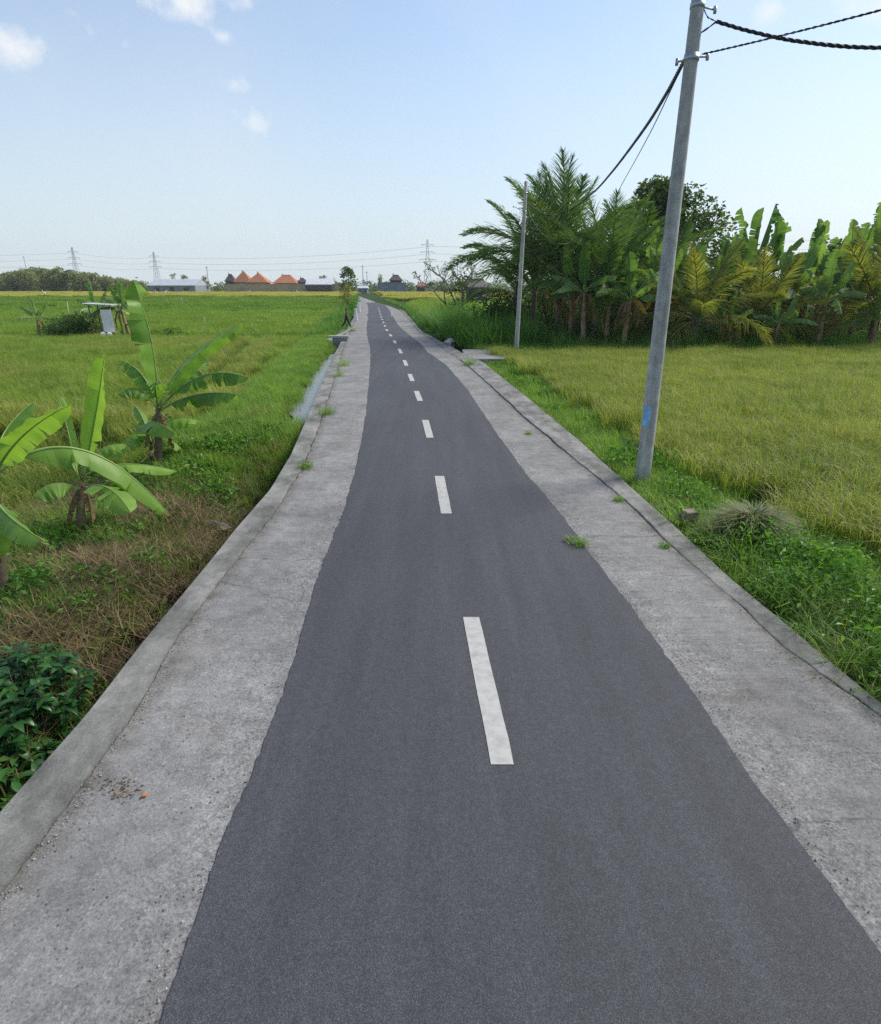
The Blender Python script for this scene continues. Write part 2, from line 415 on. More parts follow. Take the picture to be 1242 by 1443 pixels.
# left kerb is the top of the retaining wall, almost flush with the shoulder
mb = MB()
rg = np.random.default_rng(21); gap = .006 + .012 * np.clip(np.convolve(rg.normal(0, 1, len(Ys)), np.ones(9) / 3, 'same'), 0, 2)
strip(mb, LKi - gap, LKi - gap - .006, -.10, .016, 2); strip(mb, LKi - gap - .006, LKo + .012, .016, .024, 4)
strip(mb, LKo + .012, LKo, .024, .012, 2); strip(mb, LKo, LKo - .05, .012, -1.4, 4)
tag(mb.build('kerb', M_kerb), kind='structure')
step = np.convolve(np.random.default_rng(8).normal(0, 1, len(Ys)), np.ones(60) / 60, 'same') * .04 + .008 + .020 * np.clip((Ys - 6.0) / 1.6, 0, 1)
YS0, YS1 = gp(660, 507, 0)[1], gp(640, 491, 0)[1]
step = np.where((Ys > YS0) & (Ys < YS1), .006, np.maximum(step, .006)); g2 = .004 + .010 * np.clip(np.convolve(np.random.default_rng(33).normal(0, 1, len(Ys)), np.ones(9) / 3, 'same'), 0, 2)
mb = MB(); m = len(Ys)
rows = [(RKi + g2, -.10 + 0 * step), (RKi + g2 + .004, step - .006), (RKi + g2 + .016, step), (RKo - .02, step + .004), (RKo, step - .014), (RKo + .04, -.9 + 0 * step)]
V = np.stack([np.stack([x, Ys, z], 1) for x, z in rows], 1).reshape(-1, 3)
i = (np.arange(m - 1)[:, None] * 6 + np.arange(5)[None]).reshape(-1, 1)
mb.add(V, i + np.array([[0, 1, 7, 6]]))
tag(mb.build('kerb', M_kerb), kind='structure')

# centre line dashes, painted on the asphalt
dash_px = [((664, 870), (708.5, 1078)), ((619.5, 671), (629.5, 724)), ((601, 592), (606.5, 617)), ((588, 551), (592.5, 565)), ((577.5, 527), (582, 537)), ((570, 507.5), (573.5, 515.5)), ((562, 491.5), (565.5, 498))]
prevd = None
cl = [(708.5, 1078), (664, 870), (629.5, 724), (619.5, 671), (606, 616), (592, 564), (581, 536), (571, 510), (564, 494), (557, 482.6), (552.7, 475), (547.6, 468.5), (544, 463), (541.8, 457), (539.8, 452.7), (536.4, 444), (534, 435), (529.6, 427)]
CL = np.array([gp(x, y, .016) for x, y in cl]); CL = CL[np.argsort(CL[:, 1])]
def clx(y): return np.interp(y, CL[:, 1], CL[:, 0])
spans = []
for a, b in dash_px:
    ya, yb = gp(*a, .016)[1], gp(*b, .016)[1]; spans.append((min(ya, yb), max(ya, yb)))
y = spans[-1][1]; per = 5.1
for k in range(13):
    spans.append((y + per - 1.9, y + per)); y += per
spans.append((1.0, 1.0))
for y0, y1 in spans:
    if y1 - y0 < .2: continue
    yy = np.linspace(y0, y1, 9); xx = clx(yy) + 0
    w = .078
    jl = rng.normal(0, .0022, 9); jr = rng.normal(0, .0022, 9)
    V = np.concatenate([np.stack([xx - w + jl, yy, 0 * yy + .0205], 1), np.stack([xx + w + jr, yy, 0 * yy + .0205], 1)])
    mb = MB(); mb.add(V, np.array([[j, j + 9, j + 10, j + 1] for j in range(8)]))
    mb.build('centre_dash', M_paint, road)

# ------------------------------------------------------------------ terrain
def sst(a, b, x): t = np.clip((x - a) / (b - a), 0, 1); return t * t * (3 - 2 * t)
def lumps(x, y):
    return (.5 * np.sin(x * 2.3 + 1.7 * np.sin(y * 1.1)) * np.sin(y * 1.9 + x * .7) + .35 * np.sin(x * 5.1 + y * 3.3) * np.sin(y * 4.7 - x * 2.1) + .2 * np.sin(9 * x + 2 * np.sin(5 * y)) * np.sin(8 * y))
def fld(x, y, s, o=0.0):   # soft patchiness 0..1
    return .5 + .5 * np.sin(x * s + o + 1.6 * np.sin(y * s * .8 + o)) * np.sin(y * s * 1.15 + 2 * o + 1.2 * np.sin(x * s * .6))
def zleft(t, y):
    near = np.interp(t, [0, .25, .55, 1.0, 1.5, 3.0, 3.9, 4.6], [-1.28, -1.26, -1.12, -.66, -.48, -.45, -.62, -.75])
    far_ = np.interp(t, [0, .50, .66, .95, 2.2, 2.9, 3.6], [-.55, -.40, -.17, -.10, -.20, -.5, -.72])
    k = sst(10.2, 12.6, y); z = near * (1 - k) + far_ * k
    e = np.exp(-((y - 13.9) / 1.0) ** 2)
    return z * (1 - e) + np.maximum(z, -.13) * e
def zright(t, y):
    z = np.interp(t, [0, .2, 1.2, 1.7, 2.4], [-.10, -.09, -.16, -.34, -.42])
    d = np.interp(t, [0, .1, .25, .8, 1.05, 1.4], [-.1, -.55, -.75, -.75, -.2, -.1])
    k = np.clip(sst(26.2, 27.6, y) - sst(37.5, 39.5, y), 0, 1)
    return z * (1 - k) + np.minimum(z, d) * k
def ground_z(x, y):
    x = np.asarray(x, float); y = np.asarray(y, float)
    lo = eX(LKo, y); ro = eX(RKo, y)
    tl = lo - x; tr = x - ro
    z = np.where(tl > 0, zleft(tl, y), np.where(tr > 0, zright(tr, y), -1.2))
    amp = np.where(tl > 0, np.where(tl < 4, .085, .02), .035) * np.where(y < 60, 1, 0)
    z = z + amp * lumps(x, y) * np.clip(np.maximum(tl, tr) * 3, 0, 1)
    z = np.where((tr > 0) & (y > 28), z + .12 * sst(28, 34, y), z)        # the grove stands a little higher
    rise = sst(60, 270, y) * .62 + sst(300, 900, y) * 0
    return np.where((tl > 0) | (tr > 0), z + rise, z)
gy = np.concatenate([[-4000, -800, -200, -60, -30], np.arange(-14, 46, .22), np.arange(46, 130, 2.0), np.arange(130, 330, 6), [380, 460, 600, 900, 1500, 2600, 4500, 9000]])
tl = np.concatenate([np.arange(0, 5.2, .16), np.arange(5.2, 16, .7), [18, 22, 28, 36, 50, 70, 100, 150, 220, 320, 500, 900, 1800, 4500, 9000]])
tr = np.concatenate([np.arange(0, 3.6, .16), np.arange(3.6, 14, .7), [16, 20, 26, 34, 46, 60, 90, 140, 220, 320, 500, 900, 1800, 4500, 9000]])
XX = []
for y in gy:
    lo, ro = eX(LKo, np.clip(y, -14, 260)) - .045, eX(RKo, np.clip(y, -14, 260)) + .035
    XX.append(np.concatenate([(lo - tl)[::-1], [lo + .02, ro - .02], ro + tr]))
XX = np.array(XX); YY = np.broadcast_to(gy[:, None], XX.shape)
ZZ = ground_z(XX, np.clip(YY, -14, 1e4))
dryv = np.zeros_like(XX)
tlv = eX(LKo, YY) - XX
dryv = np.where((tlv > -.1) & (tlv < 4.2) & (YY < 14.5), 1.0, .15); dryv = np.where((tlv > 0) & (tlv < .8) & (YY < 15), 1.2, dryv)
dryv = np.where((XX > 0) & (YY > 29) & (YY < 60) & (XX > eX(RKo, YY) + 3), .6, dryv)
mb = MB(); r_, c_ = XX.shape
i = (np.arange(r_ - 1)[:, None] * c_ + np.arange(c_ - 1)[None]).reshape(-1, 1)
mb.add(np.stack([XX, YY, ZZ], 2).reshape(-1, 3), i + np.array([[0, 1, c_ + 1, c_]]), dryv.ravel())
tag(mb.build('ground', M_ground, smooth=True), kind='structure')

# water lying in the roadside channel
mb = MB(); yy = np.arange(13.4, 34, .2); lo = eX(LKo, yy)
V = np.concatenate([np.stack([lo - .03, yy, 0 * yy - .20], 1), np.stack([lo - .07 - .55 * np.clip((yy - 13.6) / 2.4, .1, 1) * np.clip((34 - yy) / 8, 0, 1) - .05 * np.sin(yy * 2.3) - .04 * np.sin(yy * 5.1), yy, 0 * yy - .20], 1)]); n = len(yy)
mb.add(V, np.array([[j, j + 1, j + n + 1, j + n] for j in range(n - 1)]))
tag(mb.build('water', M_water), kind='structure')
# flooded strip along the cross bund
mb = MB(); a = gp(335, 471, -.42); b = gp(400, 469, -.42)
mb.add([a + [0, -.5, 0], b + [0, -.5, 0], b + [0, .9, 0], a + [0, .9, 0]], [[0, 1, 2, 3]])
tag(mb.build('water', M_water), kind='structure')

# ------------------------------------------------------------------ scatter (only for uncountable stuff)
def scatter(name, P, rot, sc, protos, label, cat):
    me = bpy.data.meshes.new(name); me.from_pydata(np.asarray(P).tolist(), [], [])
    n = len(P)
    for nm, ty, arr in (('rot', 'FLOAT_VECTOR', np.stack([rng.normal(0, .04, n), rng.normal(0, .04, n), rot], 1)), ('sc', 'FLOAT_VECTOR', sc), ):
        a = me.attributes.new(nm, ty, 'POINT'); a.data.foreach_set('vector', np.asarray(arr, np.float32).ravel())
    a = me.attributes.new('pick', 'INT', 'POINT'); a.data.foreach_set('value', rng.integers(0, len(protos), n).astype(np.int32))
    o = link_mesh(name, me); tag(o, label, cat, kind='stuff')
    ng = bpy.data.node_groups.new(name, 'GeometryNodeTree')
    ng.interface.new_socket('Geometry', in_out='INPUT', socket_type='NodeSocketGeometry')
    ng.interface.new_socket('Geometry', in_out='OUTPUT', socket_type='NodeSocketGeometry')
    gi = ng.nodes.new('NodeGroupInput'); go = ng.nodes.new('NodeGroupOutput')
    m2p = ng.nodes.new('GeometryNodeMeshToPoints'); ng.links.new(gi.outputs[0], m2p.inputs[0])
    iop = ng.nodes.new('GeometryNodeInstanceOnPoints'); ng.links.new(m2p.outputs[0], iop.inputs['Points'])
    g2i = ng.nodes.new('GeometryNodeGeometryToInstance')
    for p in protos[::-1]:
        oi = ng.nodes.new('GeometryNodeObjectInfo'); oi.inputs['Object'].default_value = p
        oi.inputs['As Instance'].default_value = False
        ng.links.new(oi.outputs['Geometry'], g2i.inputs[0])
    ng.links.new(g2i.outputs[0], iop.inputs['Instance'])
    iop.inputs['Pick Instance'].default_value = True
    def attr(nm, ty):
        q = ng.nodes.new('GeometryNodeInputNamedAttribute'); q.data_type = ty; q.inputs['Name'].default_value = nm; return q.outputs[0]
    ng.links.new(attr('pick', 'INT'), iop.inputs['Instance Index'])
    e2r = ng.nodes.new('FunctionNodeEulerToRotation'); ng.links.new(attr('rot', 'FLOAT_VECTOR'), e2r.inputs[0])
    ng.links.new(e2r.outputs[0], iop.inputs['Rotation'])
    ng.links.new(attr('sc', 'FLOAT_VECTOR'), iop.inputs['Scale'])
    ng.links.new(iop.outputs[0], go.inputs[0])
    md = o.modifiers.new('scatter', 'NODES'); md.node_group = ng
    return o
def in_view(x, y, pad=3.0):
    return (np.abs(x) < (y + 2) * .80 + pad) & (y > 1)
def grid(x0, x1, y0, y1, d, jit=.5):
    gx, gy_ = np.meshgrid(np.arange(x0, x1, d), np.arange(y0, y1, d))
    gx = gx.ravel() + rng.uniform(-jit, jit, gx.size) * d; gy_ = gy_.ravel() + rng.uniform(-jit, jit, gx.size) * d
    k = in_view(gx, gy_); return gx[k], gy_[k]

def rice_proto(size, hills, nb, npan, L, w, m0, m1, wp):
    mb = MB()
    c = rng.uniform(-size / 2, size / 2, (hills, 2))
    k = hills * nb; B = np.repeat(c, nb, 0) + rng.normal(0, .03, (k, 2))
    mb.blades(np.column_stack([B, np.zeros(k)]), rng.uniform(0, 6.28, k), L * rng.uniform(.65, 1.12, k), rng.uniform(.05, .45, k), rng.uniform(.0, .42, k), w * rng.uniform(.7, 1.3, k), np.clip(rng.normal(.5, .22, k), 0, 1), 0)
    k = hills * npan; B = np.repeat(c, npan, 0) + rng.normal(0, .04, (k, 2))
    if k: mb.blades(np.column_stack([B, np.full(k, L * .35)]), rng.uniform(0, 6.28, k), L * rng.uniform(.5, .8, k), rng.uniform(.1, .3, k), rng.uniform(.35, .62, k), wp * rng.uniform(.7, 1.3, k), np.clip(rng.normal(.5, .25, k), 0, 1), 1, rows=5)
    return mb.build('rice_hill', [m0, m1], link=False)
RP = [rice_proto(.9, 24, 16, 3, .72, .011, M_rice, M_grain, .013) for _ in range(4)]
RPR = [rice_proto(.9, 24, 16, 5, .72, .011, M_rice_r, M_grain, .013) for _ in range(4)]
RP2 = [rice_proto(2.4, 90, 12, 2, .74, .022, M_rice, M_grain, .02) for _ in range(3)]
RP3 = [rice_proto(6.0, 260, 8, 2, .78, .075, M_ricefar, M_ricefar, .06) for _ in range(3)]
RP4 = [rice_proto(6.0, 260, 8, 4, .80, .085, M_rice_yel, M_rice_yel, .09) for _ in range(3)]

def rice_field(name, specs, label, filt):
    for protos, x0, x1, y0, y1, d in specs: pass
def put_rice(name, x, y, protos, label, s=1.0, dz=0.0):
    n = len(x); z = ground_z(x, y) - .02 + dz
    sc = np.stack([np.full(n, s), np.full(n, s), s * rng.uniform(.86, 1.12, n) * (1 + .07 * lumps(x * .35, y * .3))], 1)
    return scatter(name, np.stack([x, y, z], 1), rng.uniform(0, 6.28, n), sc, protos, label, 'rice crop')
# left paddies, near
x, y = grid(-48, -3, 4, 45.5, .66)
t = eX(LKo, y) - x
bd = np.abs(x - np.interp(y, [8, 22.5, 44, 46], [-7.4, -8.6, -13.2, -13.6]))
k = (t > 3.75 + .25 * np.sin(y * .9) - .5 * sst(14, 18, y)) & ((bd > .55) | (y < 17)) & (y < 44.2) & ~((t < 5.4) & (np.abs(y - 10) < 3.2) & (rng.uniform(0, 1, len(x)) < .15))
rp = ((bd < 1.5) & (y > 14)) | (fld(x, y, .22, 1.0) > .80) | ((t < 5.2) & (y < 16) & (rng.uniform(0, 1, len(x)) < .6))
put_rice('rice_field', x[k & ~rp], y[k & ~rp], RP, 'green rice in the paddy left of the road behind the banana plants')
put_rice('rice_field', x[k & rp], y[k & rp], RPR, 'yellowing ripe patches of rice in the left paddy')
# left paddies, beyond the bund
x, y = grid(-120, -4, 49.5, 96, 1.7)
k = (eX(LKo, y) - x > 2.2); put_rice('rice_field', x[k], y[k], RP2, 'deep green rice left of the road beyond the field hut')
x, y = grid(-230, -4, 96, 190, 4.2)
k = (eX(LKo, y) - x > 3.5); put_rice('rice_field', x[k], y[k], RP3, 'green rice far off on the left in front of the yellow strip')
x, y = grid(-290, -4, 192, 300, 4.0)
k = (eX(LKo, np.minimum(y, 258)) - x > 3.5); put_rice('rice_field', x[k], y[k], RP4, 'bright yellow rice strip below the tan village wall', 1.0, .35)
# right paddy, near
x, y = grid(3, 46, 2.5, 33, .66)
t = x - eX(RKo, y)
edge_t = np.interp(y, [2, 5.5, 7, 8.5, 10, 14, 24, 30, 33], [3.4, 2.6, 2.4, 2.1, 1.75, 1.45, 1.3, 1.6, 2.0])
k = (t > edge_t + .12 * np.sin(y * 2.1)) & (y < 30.4 + .3 * np.sin(x) + .04 * x)
put_rice('rice_field', x[k], y[k], RPR, 'yellow green ripening rice in the paddy right of the road', 1.0, .06)
# right fields beyond the grove
x, y = grid(-4, 40, 62, 150, 1.9)
k = (x - eX(RKo, y) > 2.2); put_rice('rice_field', x[k], y[k], RP2, 'green rice right of the road beyond the palm grove')
x, y = grid(-20, 150, 150, 252, 4.0)
k = (x - eX(RKo, np.minimum(y, 258)) > 3.0); put_rice('rice_field', x[k], y[k], RP4, 'yellow rice right of the road end below the grey wall', 1.0, .2)

# ------------------------------------------------------------------ grass, weeds and straw
def grass_proto(size, n, L, w, mat, lean=(.05, .7), droop=(0, .5)):
    mb = MB(); B = np.column_stack([rng.normal(0, size * .3, (n, 2)), np.full(n, -.02)])
    mb.blades(B, rng.uniform(0, 6.28, n), L * rng.uniform(.4, 1.15, n), rng.uniform(*lean, n), rng.uniform(*droop, n), w * rng.uniform(.6, 1.4, n), np.clip(rng.normal(.5, .27, n), 0, 1))
    return mb.build('grass_tuft', [mat], link=False)
def weed_proto(n, h, size, mat, r=.25, asp=.5):
    mb = MB(); P = np.column_stack([rng.normal(0, r * .5, (n, 2)), h * rng.uniform(0, 1, n) ** .8])
    mb.leaves(P, size * rng.uniform(.5, 1.3, n), asp, np.clip(rng.normal(.5, .28, n), 0, 1))
    k = 9; mb.blades(np.column_stack([rng.normal(0, r * .4, (k, 2)), np.zeros(k)]), rng.uniform(0, 6.28, k), h * rng.uniform(.7, 1.1, k), .25, .1, .008, .4)
    return mb.build('weed', [mat], link=False)
def straw_proto(n, L):
    mb = MB(); a = rng.uniform(0, 6.28, n)
    B = np.column_stack([rng.normal(0, .22, (n, 2)), rng.uniform(0, .09, n)])
    mb.blades(B, a, L * rng.uniform(.4, 1.2, n), .95, rng.uniform(-.05, .22, n), .009 * rng.uniform(.6, 1.7, n), np.clip(rng.normal(.5, .3, n), 0, 1))
    return mb.build('straw', [M_hay], link=False)
G_short = [grass_proto(.34, 95, .17, .008, M_grass) for _ in range(3)]
G_mid = [grass_proto(.4, 90, .38, .011, M_grass) for _ in range(3)]
G_tall = [grass_proto(.7, 120, 1.35, .022, M_tall, (.05, .35), (.1, .5)) for _ in range(3)]
G_long = [grass_proto(.45, 70, .62, .012, M_grass, (.1, .6), (.15, .7)) for _ in range(3)]
G_olive = [grass_proto(.36, 80, .26, .008, M_olive, (.1, .85), (0, .6)) for _ in range(3)]
G_cut = [grass_proto(.5, 130, .5, .009, M_cut, (.6, .95), (.2, .6)) for _ in range(2)]
W_low = [weed_proto(70, .22, .09, M_bush2) for _ in range(3)]
W_big = [weed_proto(240, .42, .075, M_bush2, .36) for _ in range(3)]
W_dark = [weed_proto(150, .8, .11, M_bush, .5) for _ in range(3)]
S_dry = [straw_proto(120, .34) for _ in range(3)]

def put(name, x, y, protos, label, cat, s0=.8, s1=1.25, dz=0.0):
    n = len(x); s = rng.uniform(s0, s1, n); z = ground_z(x, y) + dz
    return scatter(name, np.stack([x, y, z], 1), rng.uniform(0, 6.28, n), np.stack([s, s, s * rng.uniform(.8, 1.2, n)], 1), protos, label, cat)
# right verge
x, y = grid(1, 14, 1.5, 42, .17); t = x - eX(RKo, y)
e2 = np.interp(y, [2, 5.5, 7, 8.5, 10, 14, 24, 30, 42], [3.4, 2.7, 2.5, 2.2, 1.9, 1.6, 1.45, 1.8, 3.0])
k = (t > .08) & (t < e2 + .2) & ~((y > 26.8) & (y < 39) & (t < 1.1))
put('grass', x[k], y[k], G_short, 'short grass on the verge right of the road', 'grass')
x2, y2 = grid(1, 14, 1.5, 42, .36); t2 = x2 - eX(RKo, y2); e3 = np.interp(y2, [2, 5.5, 7, 8.5, 10, 14, 24, 30, 42], [3.4, 2.7, 2.5, 2.2, 1.9, 1.6, 1.45, 1.8, 3.0])
k = (t2 > .2) & (t2 < e3) & (((y2 < 7.0) & (rng.uniform(0, 1, len(x2)) < .9)) | (rng.uniform(0, 1, len(x2)) < .16)) & ~((y2 > 26.8) & (y2 < 39) & (t2 < 1.2))
put('grass', x2[k], y2[k], G_mid, 'taller grass tufts on the right verge', 'grass', .7, 1.25)
x, y = grid(2, 10, 2.0, 8.6, .24); t = x - eX(RKo, y)
k = (t > .16) & (t < 1.9) & (fld(x, y, 2.0, .6) + .15 * rng.normal(0, 1, len(x)) > .60) & (y < 7.8)
k9 = (t > .12) & (t < 2.6) & (y < 7.8) & (rng.uniform(0, 1, len(x)) < .75)
put('grass', x[k9], y[k9], G_long, 'long uneven grass among the weeds beside the near right kerb', 'grass', .45, 1.0)
k8 = (t > .12) & (t < 2.6) & (y < 9) & (fld(x, y, 2.3, 2.2) > .62)
put('grass', x[k8], y[k8], G_olive, 'olive dry grass among the weeds beside the near right kerb', 'grass', .7, 1.3)
put('weeds', x[k], y[k], W_big, 'lush broad leaved weeds beside the right kerb near the front', 'weeds', .55, 1.1)
x, y = grid(1, 10, 7, 36, .33); t = x - eX(RKo, y)
k = (t > .3) & (t < 1.6) & (fld(x, y, 1.3, 2.) > .62) & (y < 27)
put('weeds', x[k], y[k], W_low, 'low weeds among the grass of the right verge', 'weeds')
# left: grass band beside the channel
x, y = grid(-20, 0, 9.4, 46, .19); t = eX(LKo, y) - x
k = (t > .60 - .50 * (1 - sst(13.6, 16.2, y)) - .3 * sst(26, 31, y) + .07 * np.sin(y * 3.7) + .09 * rng.normal(0, 1, len(x))) & (t < np.interp(y, [10, 13, 15, 46], [1.9, 3.2, 4.0, 4.0])) & (rng.uniform(0, 1, len(x)) < sst(9.4, 10.8, y))
k7 = k & (fld(x, y, .8, .4) + .2 * rng.normal(0, 1, len(x)) > .95)
put('grass', x[k7], y[k7], G_olive, 'paler dry grass within the strip beside the water channel', 'grass', .7, 1.3)
k = k & ~k7
put('grass', x[k], y[k], G_mid, 'bright grass strip between the water channel and the left paddy', 'grass', .45, .95)
x, y = grid(-20, 0, 12, 46, .34); bd = np.abs(x - np.interp(y, [8, 22.5, 44, 46], [-7.4, -8.6, -13.2, -13.6]))
k = (bd < .7) & (y > 17); put('grass', x[k], y[k], G_short, 'grass on the narrow bund through the left paddy', 'grass', .8, 1.3)
# left near bank: straw, weeds, grass patches
x, y = grid(-12, -1, 1.2, 14.0, .15); t = eX(LKo, y) - x; R_ = lambda: rng.normal(0, 1, len(x)); DT = .86 + .22 * np.sin(y * 1.3) + .12 * np.sin(y * 3.9)
k = (t > DT) & (y < 11.0) & (t < 4.3) & (fld(x, y, 1.1, .3) + .25 * R_() > .46)
put('straw', x[k], y[k], S_dry, 'brown dry straw and dead stalks on the left bank', 'straw', .5, 1.0)
k = (t > DT) & (t < 4.4) & (fld(x, y, 1.5, 1.9) + .25 * R_() > .42)
put('grass', x[k], y[k], G_short, 'patches of short grass on the left bank', 'grass', .7, 1.5)
k = (t > DT) & (t < 4.4) & (fld(x, y, 1.2, 4.4) + .25 * R_() > .45)
put('grass', x[k], y[k], G_olive, 'olive half dry grass on the left bank', 'grass', .6, 1.3)
k = (t > DT) & (t < 4.2) & (fld(x, y, 1.3, 3.3) + .2 * R_() > .72)
put('grass', x[k], y[k], G_mid, 'taller grass sprigs on the left bank', 'grass', .5, 1.1)
k = (t > DT) & (t < 4.0) & (fld(x, y, 1.7, 5.1) + .2 * R_() > .66)
put('weeds', x[k], y[k], W_low, 'small weeds between the straw on the left bank', 'weeds', .5, 1.2)
k = (y > 9.8) & (y < 12.4) & (t > 1.2) & (t < 3.6) & (rng.uniform(0, 1, len(x)) < .35)
put('weeds', x[k], y[k], W_low, 'leafy weeds round the foot of the rear banana plant', 'weeds', .7, 1.4)
k = (t > .12) & (t < 1.1) & (y < 11) & (rng.uniform(0, 1, len(x)) < .13)
put('straw', x[k], y[k], S_dry, 'sparse dead stalks lying in the dark ditch below the left kerb', 'straw', .4, .9)
k = (t > .2) & (t < 1.1) & (y < 11) & (rng.uniform(0, 1, len(x)) < .10)
put('weeds', x[k], y[k], W_low, 'sparse weeds growing in the dark ditch below the left kerb', 'weeds', .4, 1.0)
# cross bund with the hut
x, y = grid(-60, -5, 44.0, 49.5, .42); k = (eX(LKo, y) - x > 1.0)
k &= ~((np.abs(y - 45.0) < .7) & (x > -17) & (x < -8) & (rng.uniform(0, 1, len(x)) < .8))
put('grass', x[k], y[k], G_mid, 'grass on the cross bund below the field hut', 'grass', .8, 1.6)
# left roadside strip further on
x, y = grid(-30, 0, 42, 180, .8); t = eX(LKo, y) - x
k = (t > .15) & (t < 2.6); put('grass', x[k], y[k], G_tall, 'tall grass along the far left road edge', 'grass', .35, .8)
x, y = grid(-12, 30, 36, 200, .8); t = x - eX(RKo, y)
k = (t > .15) & (t < 2.6); put('grass', x[k], y[k], G_tall, 'grass along the far right road edge', 'grass', .25, .5)
# grass in front of the grove
x, y = grid(2, 48, 29.6, 34.5, .42); t = x - eX(RKo, y)
k = (t > 1.2) & (y > 30.6 + .04 * x + .3 * np.sin(x * 1.2)) & (y < 34.0 + .04 * x)
put('grass', x[k], y[k], G_mid, 'fresh grass along the foot of the palm grove', 'grass', .9, 1.9)
x, y = grid(2, 48, 32.5, 37.5, .75); t = x - eX(RKo, y)
k = (t > 2.5); put('grass', x[k], y[k], G_tall, 'tall dark grass under the palms and banana plants', 'grass', .5, 1.05)
# elephant grass left of the second pole
x, y = grid(-2, 9, 33, 52, .55); t = x - eX(RKo, y)
k = (t > 1.1) & (t < 5.2) & (y > 33.4)
put('grass', x[k], y[k], G_tall, 'tall elephant grass between the road and the second pole', 'grass', 1.05, 1.7)
x, y = grid(-2, 12, 31, 36, .5); t = x - eX(RKo, y)
k = (t > .9) & (t < 6) & ~((y < 35) & (t < 1.9)); put('weeds', x[k], y[k], W_big, 'creeping weeds in front of the elephant grass', 'weeds', .7, 1.3)
# dark ground cover between the trunks
x, y = grid(3, 60, 35, 46, .9); t = x - eX(RKo, y)
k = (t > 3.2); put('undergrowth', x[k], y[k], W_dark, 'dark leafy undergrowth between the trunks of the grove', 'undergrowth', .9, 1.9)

# ------------------------------------------------------------------ plants
def bez(a, c, b, s): s = np.asarray(s)[:, None]; return (1 - s) ** 2 * a + 2 * s * (1 - s) * c + s * s * b
def unit(v): v = np.asarray(v, float); return v / (np.linalg.norm(v) + 1e-9)
def banana_leaf(a, c, b, W, mats, parent, fold=.35, tears=5, roll=0.0, tint=.5, pet=.14, ref=(0, 0, 1), seed=None):
    """a..b midrib ends (c bends it), W half width; blade torn into a few strips"""
    r = np.random.default_rng(seed if seed is not None else rng.integers(1 << 30))
    a, c, b = map(lambda q: np.asarray(q, float), (a, c, b))
    mb = MB(); n = 30
    S = np.linspace(0, 1, n); P = bez(a, c, b, S)
    L = np.linalg.norm(np.diff(P, axis=0), axis=1).sum()
    mb.tube(P, np.linspace(.020, .004, n) * max(.55, min(1.3, L / 2)), 6, 1)
    def frame(s):
        p = bez(a, c, b, [s])[0]
        tn = unit(2 * (1 - s) * (c - a) + 2 * s * (b - c))
        sd = np.cross(tn, ref)
        if np.linalg.norm(sd) < .15: sd = np.cross(tn, [0, 1, 0])
        sd = unit(sd); nm = np.cross(sd, tn)
        sd2 = sd * math.cos(roll) + nm * math.sin(roll); nm2 = np.cross(sd2, tn)
        return p, tn, sd2, nm2
    def wid(s):
        q = (s - pet) / (1 - pet)
        return W * min(1, max(q, 0) / .16) ** .55 * (math.sqrt(max(0, 1 - ((q - .62) / .38) ** 2)) if q > .62 else 1.0)
    rims = []
    for sg in (-1, 1):
        cuts = np.sort(r.uniform(pet + .08, .97, tears)); br = np.concatenate([[pet], cuts, [.995]])
        for j in range(len(br) - 1):
            s0, s1 = br[j], br[j + 1]
            if s1 - s0 < .012: continue
            m = max(3, int((s1 - s0) * 22) + 2); extra = r.normal(0, .17 if tears < 8 else .30); V = []
            sl = np.linspace(s0, s1, m); mid = .5 * (s0 + s1); gap = .10 if tears < 8 else .25
            for s in sl:
                p, tn, sd, nm = frame(s); w = wid(s)
                for q in (0, .33, .66, 1.0):
                    se = mid + (s - mid) * (1 - gap * q * q)
                    p2 = p if q == 0 else frame(se)[0]
                    ang = fold + extra * q + .28 * q + .07 * math.sin(s * 40 + sg) + .05 * math.sin(s * 17 - sg)
                    rims.append(max(q ** 6 * .8, (.9 if s > .95 else 0)))
                    V.append(p2 + sd * sg * w * q * math.cos(ang) - nm * w * q * math.sin(ang) + tn * w * .18 * q)
            base = np.arange(m - 1)[:, None] * 4
            Fc = np.concatenate([base + np.array([[k, k + 1, k + 5, k + 4]]) for k in range(3)])
            mb.add(V, Fc, np.clip(tint + r.normal(0, .06) + .02 * sg, 0, 1))
    o = mb.build('leaf', mats, parent, smooth=True)
    rim = o.data.attributes.new('rim', 'FLOAT', 'POINT'); rim.data.foreach_set('value', np.array([0.0] * (30 * 6) + rims, np.float32))
    o.data.transform(Matrix.Translation(-Vector(parent.location)))
    return o
def stem_part(parent, P, R, mat, name='stem', n=10):
    P = np.asarray(P, float); m = 14; s = np.linspace(0, 1, m)
    Q = np.stack([np.interp(s, np.linspace(0, 1, len(P)), P[:, k]) for k in range(3)], 1)
    r = np.interp(s, np.linspace(0, 1, len(R)), R) * (1 + .06 * np.sin(s * 31))
    mb = MB(); mb.tube(Q, r, n)
    # dead sheaths hanging from the stem
    for _ in range(7):
        i = rng.integers(4, m); a = rng.uniform(0, 6.28); h = rng.uniform(.12, .3) * (Q[-1][2] - Q[0][2])
        p = Q[i] + np.array([math.cos(a), math.sin(a), 0]) * r[i] * .95
        mb.blades([p], a, h, .35, .9, r[i] * .8, .5, 1)
    o = mb.build(name, [mat, M_drystem], parent, smooth=True)
    o.data.transform(Matrix.Translation(-Vector(parent.location)))
    return o

